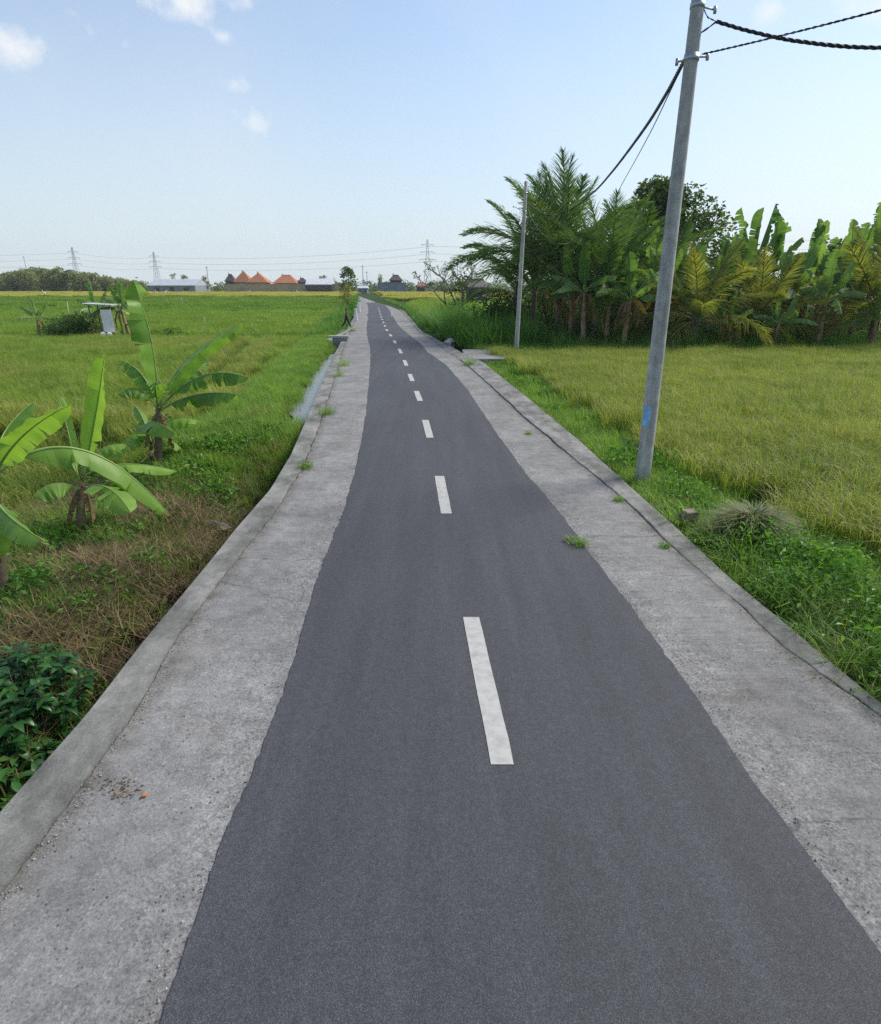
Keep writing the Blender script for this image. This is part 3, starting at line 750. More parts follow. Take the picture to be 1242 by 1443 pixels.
# --- three banana plants on the left bank (leaves set one by one)
def near_banana(loc, top, label, leaves, r0=.10):
    root = empty('banana_plant', loc); tag(root, label, 'banana plant', 'banana plants on the left bank')
    loc = np.asarray(loc, float); top = np.asarray(top, float)
    stem_part(root, [loc - [0, 0, .15], loc + (top - loc) * .5 + [.03, 0, 0], top], [r0 * .85, r0 * .62, r0 * .34], M_bstem)
    for k, (pa, pc, pb, da, dc, db, W, fold, tears, roll, tint) in enumerate(leaves):
        Y = top[1]
        a = at(pa[0], pa[1], Y + da); c = at(pc[0], pc[1], Y + dc); b = at(pb[0], pb[1], Y + db)
        banana_leaf(a, c, b, W, [M_ban, M_rib] if tint >= 0 else [M_ban_dry, M_drystem], root, fold, tears + 3, roll, tint if tint >= 0 else .5, seed=100 + k + int(loc[1] * 10))
    return root
g = gp(110, 752, -.45); top = at(112, 690, g[1])
near_banana((g[0], g[1], -.47), top, 'small banana plant with a tall upright pale leaf in the middle of the left bank', [
    ((118, 670), (138, 580), (148, 498), 0, .1, -.1, .165, .55, 1, 1.45, .95),
    ((112, 690), (75, 668), (46, 700), 0, -.2, -.5, .25, .45, 2, .1, .45),
    ((116, 690), (152, 668), (184, 722), 0, -.3, -.7, .22, .3, 2, .0, .5),
    ((114, 668), (135, 622), (178, 626), 0, .2, .3, .19, .4, 1, .3, .55),
    ((117, 672), (160, 640), (250, 664), 0, .3, .7, .15, .5, 4, -.2, .75),
    ((110, 672), (98, 610), (82, 556), 0, .2, .5, .09, .7, 1, 1.2, .6),
    ((114, 705), (140, 702), (158, 712), 0, .1, .2, .12, .5, 2, .0, .3),
    ((112, 676), (90, 620), (60, 640), 0, .3, .7, .14, .5, 4, .1, .6),
    ((113, 680), (128, 690), (130, 738), 0, -.1, -.2, .08, .8, 8, .2, -1),
    ((111, 690), (98, 700), (92, 748), 0, -.1, -.1, .07, .8, 8, .2, -1),
])
g = gp(220, 668, -.45); top = at(223, 575, g[1])
near_banana((g[0], g[1], -.47), top, 'tallest banana plant at the back of the left bank with one leaf standing straight up', [
    ((222, 575), (224, 490), (188, 394), 0, .1, .0, .33, .5, 2, 1.35, .55),
    ((225, 572), (252, 492), (342, 456), 0, .2, .5, .25, .45, 3, .5, .6),
    ((226, 575), (282, 505), (352, 533), 0, -.3, -.6, .24, .5, 9, -.1, .3),
    ((227, 578), (275, 545), (334, 556), 0, -.5, -1., .23, .7, 8, .0, .2),
    ((222, 574), (205, 515), (168, 508), 0, .3, .6, .20, .6, 10, .1, .3),
    ((221, 576), (195, 530), (166, 556), 0, -.2, -.5, .20, .7, 12, .1, .25),
    ((222, 572), (214, 525), (228, 540), 0, -.6, -1.3, .2, .6, 6, .0, .15),
    ((224, 572), (258, 520), (292, 512), 0, .4, .9, .22, .5, 6, .2, .4),
    ((223, 580), (240, 590), (244, 640), 0, .1, .1, .08, .8, 9, .2, -1),
    ((221, 582), (208, 595), (204, 632), 0, -.1, -.1, .08, .8, 9, .2, -1),
], .12)
g = gp(214, 655, -.45); top = at(214, 625, g[1] - .4)
near_banana((g[0] + .05, g[1] - .4, -.47), top, 'short banana sucker with broad spreading leaves at the foot of the tallest plant', [
    ((212, 628), (200, 585), (158, 644), 0, -.2, -.5, .27, .3, 2, .1, .55),
    ((213, 625), (190, 570), (248, 612), 0, -.5, -1.1, .29, .3, 2, .0, .5),
    ((215, 625), (230, 575), (284, 594), 0, .1, .1, .24, .35, 3, .0, .7),
    ((216, 628), (240, 605), (268, 648), 0, .2, .3, .22, .5, 5, .1, .45),
    ((214, 624), (200, 580), (190, 572), 0, .3, .7, .15, .5, 2, .1, .6),
], .07)
g = gp(-6, 850, -.45); top = at(-8, 672, g[1])
near_banana((g[0], g[1], -.47), top, 'banana plant at the left picture edge with a long leaf arching to the right', [
    ((-5, 668), (110, 566), (240, 727), 0, .4, .9, .215, .7, 4, .1, .55),
    ((-8, 672), (20, 606), (100, 570), 0, -.2, -.3, .155, .35, 4, .75, .9),
    ((-8, 676), (-30, 640), (-90, 690), 0, .2, .3, .22, .5, 3, .0, .4),
    ((-8, 690), (5, 720), (-30, 800), 0, -.2, -.2, .2, .2, 2, 1.2, .75),
    ((-8, 700), (0, 725), (62, 762), 0, -.6, -.9, .16, .5, 2, .1, .25),
    ((-8, 670), (-12, 610), (45, 568), 0, .4, .9, .16, .4, 2, .4, .35),
    ((-9, 668), (-20, 560), (-40, 480), 0, .1, .1, .2, .5, 2, 1.2, .6),
], .12)

# --- palms: frond meshes are shared
def frond_mesh(L, n, ll, mat, curve, seed, hang=.5):
    r = np.random.default_rng(seed); mb = MB()
    s = np.linspace(0, 1, 22)
    x = L * (s - .22 * curve * s ** 3); z = L * (.06 * s - .42 * curve * s ** 2.3)
    P = np.stack([x, .03 * L * np.sin(s * 3) * r.normal(), z], 1) if False else np.stack([x, 0 * s, z], 1)
    mb.tube(P, np.linspace(.045, .006, 22), 5, 1)
    for sg in (-1, 1):
        t = np.sort(np.clip(np.linspace(.14, .995, n) + r.normal(0, .006, n), .12, 1))
        B = np.stack([np.interp(t, s, P[:, k]) for k in range(3)], 1)
        ln = ll * np.clip(np.sin((t * .86 + .08) * math.pi), .25, 1) * r.uniform(.8, 1.1, n)
        a = sg * (rad(62) - rad(34) * t + r.normal(0, .09, n))
        d = np.stack([np.cos(a), np.sin(a), r.normal(.12, .14, n)], 1)
        w = .050 * r.uniform(.8, 1.3, n)
        V = np.zeros((n, 4, 2, 3)); hg = hang * r.uniform(.5, 1.5, n)
        for k in range(4):
            q = k / 3
            c = B + d * (ln * q * (1 - .25 * hg * q))[:, None] - np.array([0, 0, 1]) * (ln * hg * q * q * .8)[:, None]
            wd = w * (1 - q * .9) * .5 + .002
            V[:, k, 0] = c + np.array([1, 0, .3]) * wd[:, None]; V[:, k, 1] = c - np.array([1, 0, .3]) * wd[:, None]
        b = (np.arange(n) * 8)[:, None]
        Fc = np.concatenate([b + np.array([[2 * k, 2 * k + 1, 2 * k + 3, 2 * k + 2]]) for k in range(3)])
        mb.add(V.reshape(-1, 3), Fc, np.repeat(np.clip(r.normal(.5, .2, n), 0, 1), 8))
    return mb.mesh('frond', [mat, M_rachis])
FR = {
    'green': [frond_mesh(5.0, 84, 1.05, M_palm, c, 10 + i, h) for i, (c, h) in enumerate([(.35, .35), (.6, .5), (.9, .7), (1.2, .8)])],
    'yellow': [frond_mesh(4.0, 76, .95, M_palm_yel, c, 20 + i, h) for i, (c, h) in enumerate([(.4, .4), (.8, .6), (1.2, .8)])],
    'dry': [frond_mesh(3.2, 46, .7, M_palm_dry, c, 30 + i, h) for i, (c, h) in enumerate([(1.2, 1.0), (1.5, 1.2)])],
}
def palm(px, Y, th, nf, L, kind, label, dry=1, spread=(14, 84), az0=None, lean=(0, 0), extra=()):
    p = at(px, 440, Y); z0 = float(ground_z(p[0], Y))
    root = empty('coconut_palm', (p[0], Y, z0)); tag(root, label, 'palm tree', 'coconut palms in the grove')
    top = np.array([lean[0], lean[1], th])
    mb = MB(); s = np.linspace(0, 1, 10)
    mb.tube(np.stack([top[0] * s ** 1.5, top[1] * s ** 1.5, -.2 + (th + .2) * s], 1), (.19 - .06 * s) * (1 + .06 * np.sin(s * 60)), 10)
    mb.build('trunk', [M_bark], root, smooth=True)
    ref = 5.0 if kind == 'green' else 4.0
    az = rng.uniform(0, 6.28) if az0 is None else az0
    def one(a, el, k, mset, sc, tw=0.0):
        o = link_mesh('frond', FR[mset][k], root)
        o.location = top + np.array([0, 0, -.1]); o.rotation_mode = 'XYZ'
        o.rotation_euler = (tw, -rad(el), a); o.scale = (sc, sc, sc)
    for k in range(nf):
        f = (k + .5) / nf; az += 2.399
        el = spread[1] - (spread[1] - spread[0]) * f ** 1.2 + rng.normal(0, 4)
        one(az, el, min(len(FR[kind]) - 1, int(f * len(FR[kind]))), kind, L / ref * rng.uniform(.85, 1.1), rng.normal(0, .25))
    for k in range(dry):
        one(rng.uniform(0, 6.28), rng.uniform(-25, 5), k % 2, 'dry', .9 * L / 4 * rng.uniform(.8, 1.1))
    for (a, el, k, mset, sc) in extra: one(a, el, k, mset, sc)
    return root
palm(786, 37.5, 3.6, 19, 6.9, 'green', 'tallest coconut palm with upright fronds just right of the second pole', 1, (32, 89))
palm(752, 39.5, 3.2, 17, 6.4, 'green', 'dark coconut palm rising directly behind the second pole', 1, (34, 88))
palm(730, 42.0, 2.9, 8, 3.6, 'green', 'coconut palm at the left grove end with a frond arching left', 0, (-5, 50), None, (0, 0), [(math.pi * .97, 22, 3, 'green', .72), (math.pi * 1.04, 56, 1, 'green', .9), (math.pi * .9, 6, 2, 'green', .55)])
palm(838, 35.5, 3.0, 17, 5.8, 'green', 'coconut palm leaning over the banana plants below the cable', 2, (5, 74), None, (.5, 0))
palm(888, 39.0, 3.2, 17, 5.8, 'green', 'coconut palm in front of the round dark tree', 1, (5, 78))
palm(985, 34.0, 1.7, 18, 4.6, 'yellow', 'yellowing young palm just right of the large pole', 3, (-15, 82))
palm(1072, 35.0, 1.5, 18, 4.6, 'yellow', 'yellow tipped young palm below the tall banana plants', 2, (-12, 78))
palm(1236, 34.0, 2.3, 18, 5.2, 'yellow', 'olive palm at the right picture edge with long arching fronds', 2, (-12, 72))
palm(940, 41.0, 2.8, 15, 5.4, 'green', 'palm hidden behind the upper part of the large pole', 1, (10, 78))

# --- grove bananas
def grove_banana(px, Y, h, nl, label, L=2.3, dry=2, yel=0, seed=0, up=.5):
    r = np.random.default_rng(seed + 500)
    p = at(px, 440, Y); z0 = float(ground_z(p[0], Y)); loc = np.array([p[0], Y, z0])
    dry += 1; nl += 2
    root = empty('banana_plant', loc); tag(root, label, 'banana plant', 'banana plants in the grove')
    sh = h - L * .72; top = loc + [r.normal(0, .15), r.normal(0, .15), max(sh, .5)]
    stem_part(root, [loc - [0, 0, .15], (loc + top) / 2 + [r.normal(0, .05), 0, 0], top], [.15, .12, .07], M_bstem if dry < 2 else M_drystem)
    az = r.uniform(0, 6.28)
    for k in range(nl):
        az += 2.399; f = k / max(1, nl - 1)
        el = rad(86 - 62 * f ** .8 + r.normal(0, 5)); d = np.array([math.cos(az), math.sin(az), 0])
        l = L * r.uniform(.8, 1.1)
        a = top + d * .05; c = a + (d * math.cos(el) + np.array([0, 0, 1]) * math.sin(el)) * l * .62
        b = a + d * l * (math.cos(el) * 1.0 + .22 * f) + np.array([0, 0, 1]) * l * (math.sin(el) * 1.0 - .55 * f - .05)
        if f < .25: b = a + (d * math.cos(el) + np.array([0, 0, 1]) * math.sin(el)) * l * 1.08
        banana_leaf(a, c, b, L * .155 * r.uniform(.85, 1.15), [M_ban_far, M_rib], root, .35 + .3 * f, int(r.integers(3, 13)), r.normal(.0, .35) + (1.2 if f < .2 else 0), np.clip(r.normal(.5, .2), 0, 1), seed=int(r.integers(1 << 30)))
    for k in range(dry + yel):
        az = r.uniform(0, 6.28); d = np.array([math.cos(az), math.sin(az), 0]); l = L * r.uniform(.55, .85)
        a = top - [0, 0, .1]; c = a + d * l * .45 + [0, 0, .1 + (.35 if k >= dry else 0)]; b = a + d * l * (.35 if k < dry else .9) - np.array([0, 0, 1]) * l * (.85 if k < dry else .45)
        banana_leaf(a, c, b, L * (.07 if k < dry else .12), [M_ban_dry if k < dry else M_ban_yel, M_drystem], root, .8, 7, r.normal(0, .4), .5, seed=int(r.integers(1 << 30)))
    return root
for a in [
    (826, 34.2, 4.6, 8, 'banana plant with drooping brown leaves below the hanging cable', 2.2, 4, 0, 1),
    (858, 34.8, 5.0, 9, 'banana plant with a pale hanging leaf left of the large pole', 2.3, 3, 0, 2),
    (884, 33.6, 4.2, 8, 'banana plant with shaggy brown stem left of the large pole', 2.2, 5, 1, 3),
    (925, 35.0, 4.6, 8, 'banana plant with an orange dying leaf touching the large pole', 2.3, 2, 2, 4),
    (722, 40.5, 5.0, 6, 'slim banana plant showing one bright leaf left of the second pole', 2.0, 0, 0, 5),
    (1050, 38.0, 6.6, 8, 'banana plant with two leaves standing upright on the skyline', 2.9, 1, 0, 6),
    (1085, 37.4, 6.2, 8, 'banana plant with dark leaves slanting right on the skyline', 2.9, 1, 0, 7),
    (1128, 36.8, 5.7, 8, 'banana plant with one broad slanting leaf below the gap in the skyline', 2.6, 1, 0, 8),
    (1190, 37.5, 6.2, 8, 'banana plant with thin ragged upright leaf near the right edge', 2.7, 1, 0, 9),
    (1222, 36.6, 6.5, 8, 'banana plant with tall leaf tips nearest the right picture edge', 2.8, 1, 0, 10),
    (1162, 33.2, 4.2, 8, 'banana plant with brown stem standing at the front of the grove', 2.2, 2, 0, 11),
    (1098, 32.6, 2.7, 6, 'small low banana plant with pale leaves at the grove front', 1.6, 0, 0, 12),
    (1032, 33.4, 2.6, 6, 'small banana plant low beside the yellowing young palm', 1.6, 1, 0, 13),
    (1240, 33.0, 2.9, 6, 'small banana plant at the foot of the olive palm', 1.7, 1, 0, 14),
    (1010, 38.5, 5.2, 7, 'banana plant half hidden behind the yellowing young palm', 2.4, 1, 0, 15),
    (970, 37.0, 5.0, 7, 'banana plant close behind the large pole on its right', 2.4, 1, 0, 16),
    (805, 36.0, 5.2, 8, 'dark banana plant squeezed between the two tallest palms', 2.4, 2, 0, 17),
    (845, 37.0, 5.8, 8, 'taller banana plant behind the one with a pale hanging leaf', 2.6, 1, 0, 18),
    (905, 37.0, 5.6, 9, 'banana plant below the round dark tree left of the large pole', 2.6, 2, 0, 19),
    (955, 36.0, 5.0, 8, 'banana plant whose leaves cross behind the large pole', 2.5, 1, 1, 20),
    (1035, 36.5, 5.2, 8, 'banana plant between the two yellowing young palms', 2.5, 1, 0, 21),
    (1110, 35.5, 4.8, 8, 'broad leaved banana plant above the small low banana', 2.5, 1, 0, 22),
    (1150, 37.5, 5.4, 8, 'banana plant just right of the gap in the skyline', 2.5, 1, 0, 23),
    (1205, 34.5, 4.6, 8, 'banana plant in front of the olive palm fronds', 2.4, 2, 0, 24),
]: grove_banana(*a)

# --- leafy bushes and trees
def blob_pts(n, c, R, shell=.55):
    d = rng.normal(0, 1, (n, 3)); d /= np.linalg.norm(d, axis=1)[:, None]
    r = rng.uniform(shell ** 3, 1, n) ** (1 / 3)
    return np.asarray(c) + d * r[:, None] * np.asarray(R)
def crown_mesh(mb, blobs, per, size, asp=.5, mi=0):
    for c, R in blobs:
        n = int(per * (R[0] * R[1] * R[2]) ** (2 / 3)) + 8
        P = blob_pts(n, c, R)
        mb.leaves(P, size * rng.uniform(.6, 1.4, n), asp, np.clip(rng.normal(.5 + rng.normal(0, .12), .2, n), 0, 1), mi)
def bush(name, loc, w, h, label, cat, mat, leaf=.16, per=260, nb=9, group=None, asp=.5, stems=5):
    root = empty(name, loc); tag(root, label, cat, group)
    mb = MB(); bl = []
    for k in range(nb):
        a = rng.uniform(0, 6.28); q = math.sqrt(rng.uniform(0, 1)) * .62
        s = rng.uniform(.28, .46); hz = rng.uniform(.2, .78) * (1 - .45 * q)
        bl.append(((math.cos(a) * q * w / 2, math.sin(a) * q * w / 2, h * hz), (w * s * .62, w * s * .62, h * s * .62)))
    crown_mesh(mb, bl, per, leaf, asp)
    mb.build('foliage', [mat], root)
    mb = MB()
    for c, R in bl[:stems]:
        mb.tube(np.array([[0, 0, -.1], [c[0] * .4, c[1] * .4, c[2] * .5], [c[0], c[1], c[2]]]), [.05 * h / 2, .03 * h / 2, .012], 6)
    mb.build('stem', [M_bark], root, smooth=True)
    return root
def tree(name, loc, h, w, label, cat, mat, leaf=.3, per=120, nb=26, group=None, th=.4, crown=(.45, 1.0), asp=.55, tr=None):
    root = empty(name, loc); tag(root, label, cat, group)
    z0, z1 = h * crown[0], h * crown[1]; bl = []
    for k in range(nb):
        a = rng.uniform(0, 6.28); u = rng.uniform(0, 1); q = math.sqrt(rng.uniform(.05, 1)) * math.sin(math.pi * (.12 + .8 * u)) ** .6
        R = w * rng.uniform(.10, .2)
        bl.append(((math.cos(a) * q * w * .40, math.sin(a) * q * w * .40, z0 + (z1 - z0) * u * .93), (R, R, R * rng.uniform(.55, .8))))
    mb = MB(); crown_mesh(mb, bl, per, leaf, asp); mb.build('crown', [mat], root)
    mb = MB(); t0 = tr or h * .025
    fork = np.array([rng.normal(0, .03) * h, rng.normal(0, .03) * h, h * th])
    mb.tube([[0, 0, -.2], fork * [.6, .6, .55], fork], [t0 * 1.25, t0, t0 * .85], 9)
    for c, R in bl[:max(6, nb // 2)]:
        c = np.array(c); m = fork * .45 + c * .55 + [0, 0, -.05 * h]
        mb.tube([fork, m, c], [t0 * .5, t0 * .3, t0 * .1], 6)
    mb.build('trunk', [M_bark], root, smooth=True)
    return root
def gz(px, Y, py=440): p = at(px, py, Y); return (p[0], Y, float(ground_z(p[0], Y)))

tree('broadleaf_tree', gz(921, 50), 10.6, 9.3, 'large round dark tree rising behind the palms and the large pole', 'tree', M_tree, .34, 150, 44, None, .42, (.38, 1.0), .55, .26)
for px, Y, w, h, lab in [
    (1010, 52, 6, 6.8, 'dark tree top between the round tree and the upright banana leaves'),
    (1150, 56, 7, 7.0, 'dark tree top showing in the skyline gap between banana plants'),
    (1215, 58, 7, 8.2, 'dark tree behind the tall bananas near the right picture edge'),
    (1290, 56, 7, 8.0, 'dark tree beyond the right picture edge behind the olive palm')]:
    tree('broadleaf_tree', gz(px, Y), h, w, lab, 'tree', M_tree, .34, 120, 26, 'trees behind the grove')
for k, px in enumerate(range(700, 1330, 36)):
    Y = 41 + 3 * (k % 2) + rng.normal(0, .4)
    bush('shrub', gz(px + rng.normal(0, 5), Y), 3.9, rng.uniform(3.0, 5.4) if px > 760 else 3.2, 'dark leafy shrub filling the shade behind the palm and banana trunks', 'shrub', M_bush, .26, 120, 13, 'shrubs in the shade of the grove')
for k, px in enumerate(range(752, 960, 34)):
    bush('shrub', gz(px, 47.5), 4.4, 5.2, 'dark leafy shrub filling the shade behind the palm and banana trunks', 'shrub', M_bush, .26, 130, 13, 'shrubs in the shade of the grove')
bush('shrub', gz(708, 40.5), 4.2, 3.9, 'dense dark green shrub left of the second pole under the arching frond', 'shrub', M_tree, .2, 200, 12)
bush('shrub', gz(630, 52), 2.4, 3.0, 'clipped dark hedge shrub at the bend right of the road', 'shrub', M_bush, .14, 260, 10)
bush('shrub', gz(664, 50), 3.4, 3.1, 'low green shrub between the hedge shrub and the elephant grass', 'shrub', M_bush2, .15, 220, 10)

# frangipani with bare forked branches
def frangipani():
    p = gz(640, 61); root = empty('frangipani_tree', p); tag(root, 'sparse frangipani tree with bare forked pale branches beside the road bend', 'tree')
    tips = []; mb = MB()
    def grow(a, d, L, r, lv):
        b = a + d * L; m = (a + b) / 2 + rng.normal(0, .05, 3) * L
        mb.tube([a, m, b], [r, r * .85, r * .7], 6)
        if lv == 0: tips.append(b); return
        for k in range(rng.integers(2, 4)):
            nd = unit(d + rng.normal(0, .55, 3) * [1.25, 1.0, .35] + [0, 0, .12]); grow(b, nd, L * rng.uniform(.62, .86), r * .68, lv - 1)
    for s in (-.5, .05, .5): grow(np.array([0, 0, -.1]), unit(np.array([s, rng.normal(0, .3), 1.2])), 2.0, .13, 4)
    mb.build('branches', [plain('pale_bark', (.30, .29, .26), .8, .2)], root, smooth=True)
    mb = MB(); T = np.array(tips); T = T[rng.uniform(0, 1, len(T)) < .75]
    mb.leaves(np.repeat(T, 5, 0) + rng.normal(0, .05, (len(T) * 5, 3)), .26, .35, .6); mb.build('foliage', [M_tree], root)
frangipani()
tree('young_tree', gz(652, 60), 4.6, 3.0, 'small dense green tree in front of the frangipani', 'tree', M_tree, .24, 170, 16, None, .3, (.3, 1.0))
tree('roadside_tree', gz(492.5, 100), 6.0, 3.8, 'lone dark tree at the left edge of the far road', 'tree', M_tree, .36, 120, 18, None, .4, (.42, 1.0))
bush('shrub', gz(489, 96), 3.0, 4.2, 'yellow leaved shrub under the lone roadside tree', 'shrub', leafmat('yellow_shrub_leaves', (.12, .15, .03), (.40, .33, .07), .3, .5), .28, 110, 9)
bush('shrub', gz(497, 84), 2.0, 3.0, 'green roadside shrub along the far left road edge', 'shrub', M_bush2, .24, 120, 9)
bush('shrub', gz(499, 72), 1.3, 2.0, 'narrow green shrub by the white post on the far left', 'shrub', M_bush2, .2, 140, 8)

# shrub in the lower left corner (large glossy leaves) -------------------
def leafy_shrub(loc, w, h, n, label):
    root = empty('leafy_shrub', loc); tag(root, label, 'shrub')
    mb = MB(); st = MB()
    for k in range(n):
        a = rng.uniform(0, 6.28); q = math.sqrt(rng.uniform(0, 1)); hh = h * (1 - .5 * q * q) * rng.uniform(.75, 1.1)
        b = np.array([math.cos(a) * q * w * .3, math.sin(a) * q * w * .3, -.2]); e = np.array([math.cos(a) * q * w * .5, math.sin(a) * q * w * .5, hh])
        s = np.linspace(0, 1, 8); P = b + (e - b) * s[:, None] + np.array([math.cos(a), math.sin(a), 0]) * (.06 * np.sin(s * 3.1))[:, None]
        st.tube(P, np.linspace(.010, .003, 8), 5)
        for j in range(26):
            t = rng.uniform(.2, 1); p = np.array([np.interp(t, s, P[:, i]) for i in range(3)])
            az = rng.uniform(0, 6.28); el = rng.normal(.15, .35); d = np.array([math.cos(az) * math.cos(el), math.sin(az) * math.cos(el), math.sin(el)])
            sd = unit(np.cross(d, [0, 0, 1])); nm = np.cross(sd, d); l = rng.uniform(.07, .16); wd = l * .23
            V = []
            for u, ww, z in ((0, .03, 0), (.25, .85, .03), (.5, 1.0, .04), (.75, .62, .0), (1.0, .03, -.10)):
                c = p + d * l * u + nm * l * z
                V += [c - sd * wd * ww + nm * wd * ww * .35, c, c + sd * wd * ww + nm * wd * ww * .35]
            Fc = [[3 * i + j2, 3 * i + j2 + 1, 3 * i + 4 + j2, 3 * i + 3 + j2] for i in range(4) for j2 in (0, 1)]
            mb.add(V, Fc, np.clip(rng.normal(.45, .25), 0, 1))
    mb.build('foliage', [M_shrub], root, smooth=True); st.build('stem', [M_bark], root)
p = gp(0, 1040, -.7); leafy_shrub((p[0] - .10, p[1] + .1, -.85), 1.5, .95, 130, 'dark glossy leaved shrub below the left kerb in the lower left corner')
p = gp(10, 1130, -.9); leafy_shrub((p[0] - .05, p[1] - .1, -1.0), 1.2, .55, 60, 'low dark shrub in the ditch below the left kerb at the picture edge')

# ------------------------------------------------------------------ poles and cables
def pole(px, py, z0, hgt, r0, r1, label, top_px=None):
    b = gp(px, py, z0); root = empty('utility_pole', b); tag(root, label, 'utility pole', 'concrete utility poles')
    lean = np.array([0., 0, 0])
    if top_px is not None:
        t = at(top_px[0], top_px[1], b[1]); f = hgt / (t[2] - z0); lean = np.array([(t[0] - b[0]) * f, 0, 0])
    s = np.linspace(0, 1, 12); P = np.stack([lean[0] * s, 0 * s, -.25 + (hgt + .25) * s], 1)
    mb = MB(); mb.tube(P, r0 + (r1 - r0) * s, 20); sh = mb.build('shaft', [M_pole], root, smooth=True)
    return root, b, lean
pole1, pb1, ln1 = pole(905, 681, -.13, 7.3, .126, .082, 'large concrete utility pole on the near right verge with a blue mark', (984, 2))
pole2, pb2, ln2 = pole(727.5, 497, -.05, 7.5, .115, .075, 'smaller concrete utility pole in front of the palm grove', (742, 252))
def on_pole(b, ln, h, z): return np.array([b[0] + ln[0] * z / h, b[1], b[2] + z])
# blue painted mark wrapped round the shaft
zm = at(907, 585, pb1[1])[2] - pb1[2]
mb = MB(); r = .126 - (.044) * zm / 7.3 + .0025
th = np.linspace(rad(-170), rad(-104), 10); zz = np.linspace(zm - .16, zm + .16, 4)
V = [[ln1[0] * z / 7.3 + r * math.cos(t_), r * math.sin(t_), z] for z in zz for t_ in th]
mb.add(V, [[i * 10 + j, i * 10 + j + 1, i * 10 + 11 + j, i * 10 + 10 + j] for i in range(3) for j in range(9)])
mb.build('blue_mark', [M_blue], pole1, smooth=True)
# steel bands and brackets
def band(root, b, ln, h, z, r, arm):
    mb = MB(); c = [ln[0] * z / h, 0, z]
    mb.tube([[c[0], 0, z - .03], [c[0], 0, z + .03]], r, 16)
    mb.tube([[c[0], 0, z], [c[0] + arm[0], arm[1], z + arm[2]]], .012, 8)
    mb.tube([[c[0] + arm[0], arm[1], z + arm[2] - .04], [c[0] + arm[0], arm[1], z + arm[2] + .04]], .022, 8)
    mb.build('steel_band', [M_steel], root, smooth=True)
za = at(980, 8, pb1[1])[2] - pb1[2]; zb = at(973, 80, pb1[1])[2] - pb1[2]
band(pole1, pb1, ln1, 7.3, za, .095, (.22, -.05, -.06)); band(pole1, pb1, ln1, 7.3, zb, .10, (.2, -.04, -.01)); band(pole1, pb1, ln1, 7.3, zb - .02, .101, (-.17, .06, -.02))
zc = at(741, 272, pb2[1])[2] - pb2[2]
band(pole2, pb2, ln2, 7.5, zc, .09, (.2, -.1, 0)); band(pole2, pb2, ln2, 7.5, zc - .75, .092, (-.5, .1, .22))
def twisted(name, P, R, label, strands=3, pitch=.28, mat=None):
    P = np.asarray(P, float)
    seg = np.linalg.norm(np.diff(P, axis=0), axis=1); s = np.concatenate([[0], np.cumsum(seg)])
    n = int(min(900, s[-1] / .045)); q = np.linspace(0, s[-1], n)
    Q = np.stack([np.interp(q, s, P[:, k]) for k in range(3)], 1)
    T = np.gradient(Q, axis=0); T /= np.linalg.norm(T, axis=1)[:, None]
    a = np.cross(T, [0, 0, 1]); a /= np.linalg.norm(a, axis=1)[:, None]; b = np.cross(T, a)
    mb = MB()
    if strands == 1: mb.tube(Q[::4], R, 6)
    else:
        for k in range(strands):
            ph = q * 2 * math.pi / pitch + k * 2 * math.pi / strands
            mb.tube(Q + R * .62 * (np.cos(ph)[:, None] * a + np.sin(ph)[:, None] * b), R * .55, 6)
    return tag(mb.build(name, [mat or M_cable], smooth=True), label, 'power cable')
def sag(a, b, d, n=40):
    s = np.linspace(0, 1, n)[:, None]; a = np.asarray(a); b = np.asarray(b)
    return a + (b - a) * s - np.array([0, 0, 1]) * (4 * d * s * (1 - s))
Y1 = pb1[1]; Y2 = pb2[1]
def spline(pts, n=120):
    P = np.array(pts); t = np.arange(len(P)); q = np.linspace(0, len(P) - 1, n); out = []
    for u in q:
        i = min(int(u), len(P) - 2); f = u - i
        p0, p1, p2, p3 = P[max(i - 1, 0)], P[i], P[i + 1], P[min(i + 2, len(P) - 1)]
        out.append(.5 * (2 * p1 + (p2 - p0) * f + (2 * p0 - 5 * p1 + 4 * p2 - p3) * f ** 2 + (3 * p1 - p0 - 3 * p2 + p3) * f ** 3))
    return np.array(out)
e = at(1242, 67, Y1 - .9); s_ = at(1010, 30, Y1 - .05)
twisted('power_cable', spline([s_, at(1060, 44.5, Y1 - .25), at(1130, 58.5, Y1 - .5), e, e + (e - s_) * [1, 1, .35] * .8 , e + (e - s_) * [2, 2, .1] + [0, 0, .3], e + (e - s_) * [4, 4, 0] + [0, 0, 1.2]]), .022, 'thick twisted black cable leaving the large pole towards the right')
twisted('stay_wire', [at(992, 12, Y1 - .04), at(997, 24, Y1 - .05), s_], .009, 'short tie holding the thick cable to the top of the large pole', 2, .1)
twisted('stay_wire', [at(988, 46, Y1 - .03), at(1000, 38, Y1 - .05), s_], .012, 'lower short tie bracing the thick cable against the large pole', 2, .1)
a = at(990, 76, Y1 - .04); b = at(1200, 0, 8.4)
twisted('power_cable', sag(a, a + (b - a) * 7, .35, 60), .013, 'thin twisted cable rising from the large pole to the upper right', 2, .16)
pA = at(966, 82, Y1 + .06)
twisted('power_cable', spline([pA, at(938, 134, Y1 + 1.6), at(905, 186, Y1 + 4.2), at(862, 243, Y1 + 9.5), at(835, 272, Y1 + 14), at(800, 297, Y1 + 18.5), at(770, 303, Y2 - 2.2), at(743, 284, Y2 - .1)]), .026, 'thick twisted cable sagging from the large pole to the second pole')
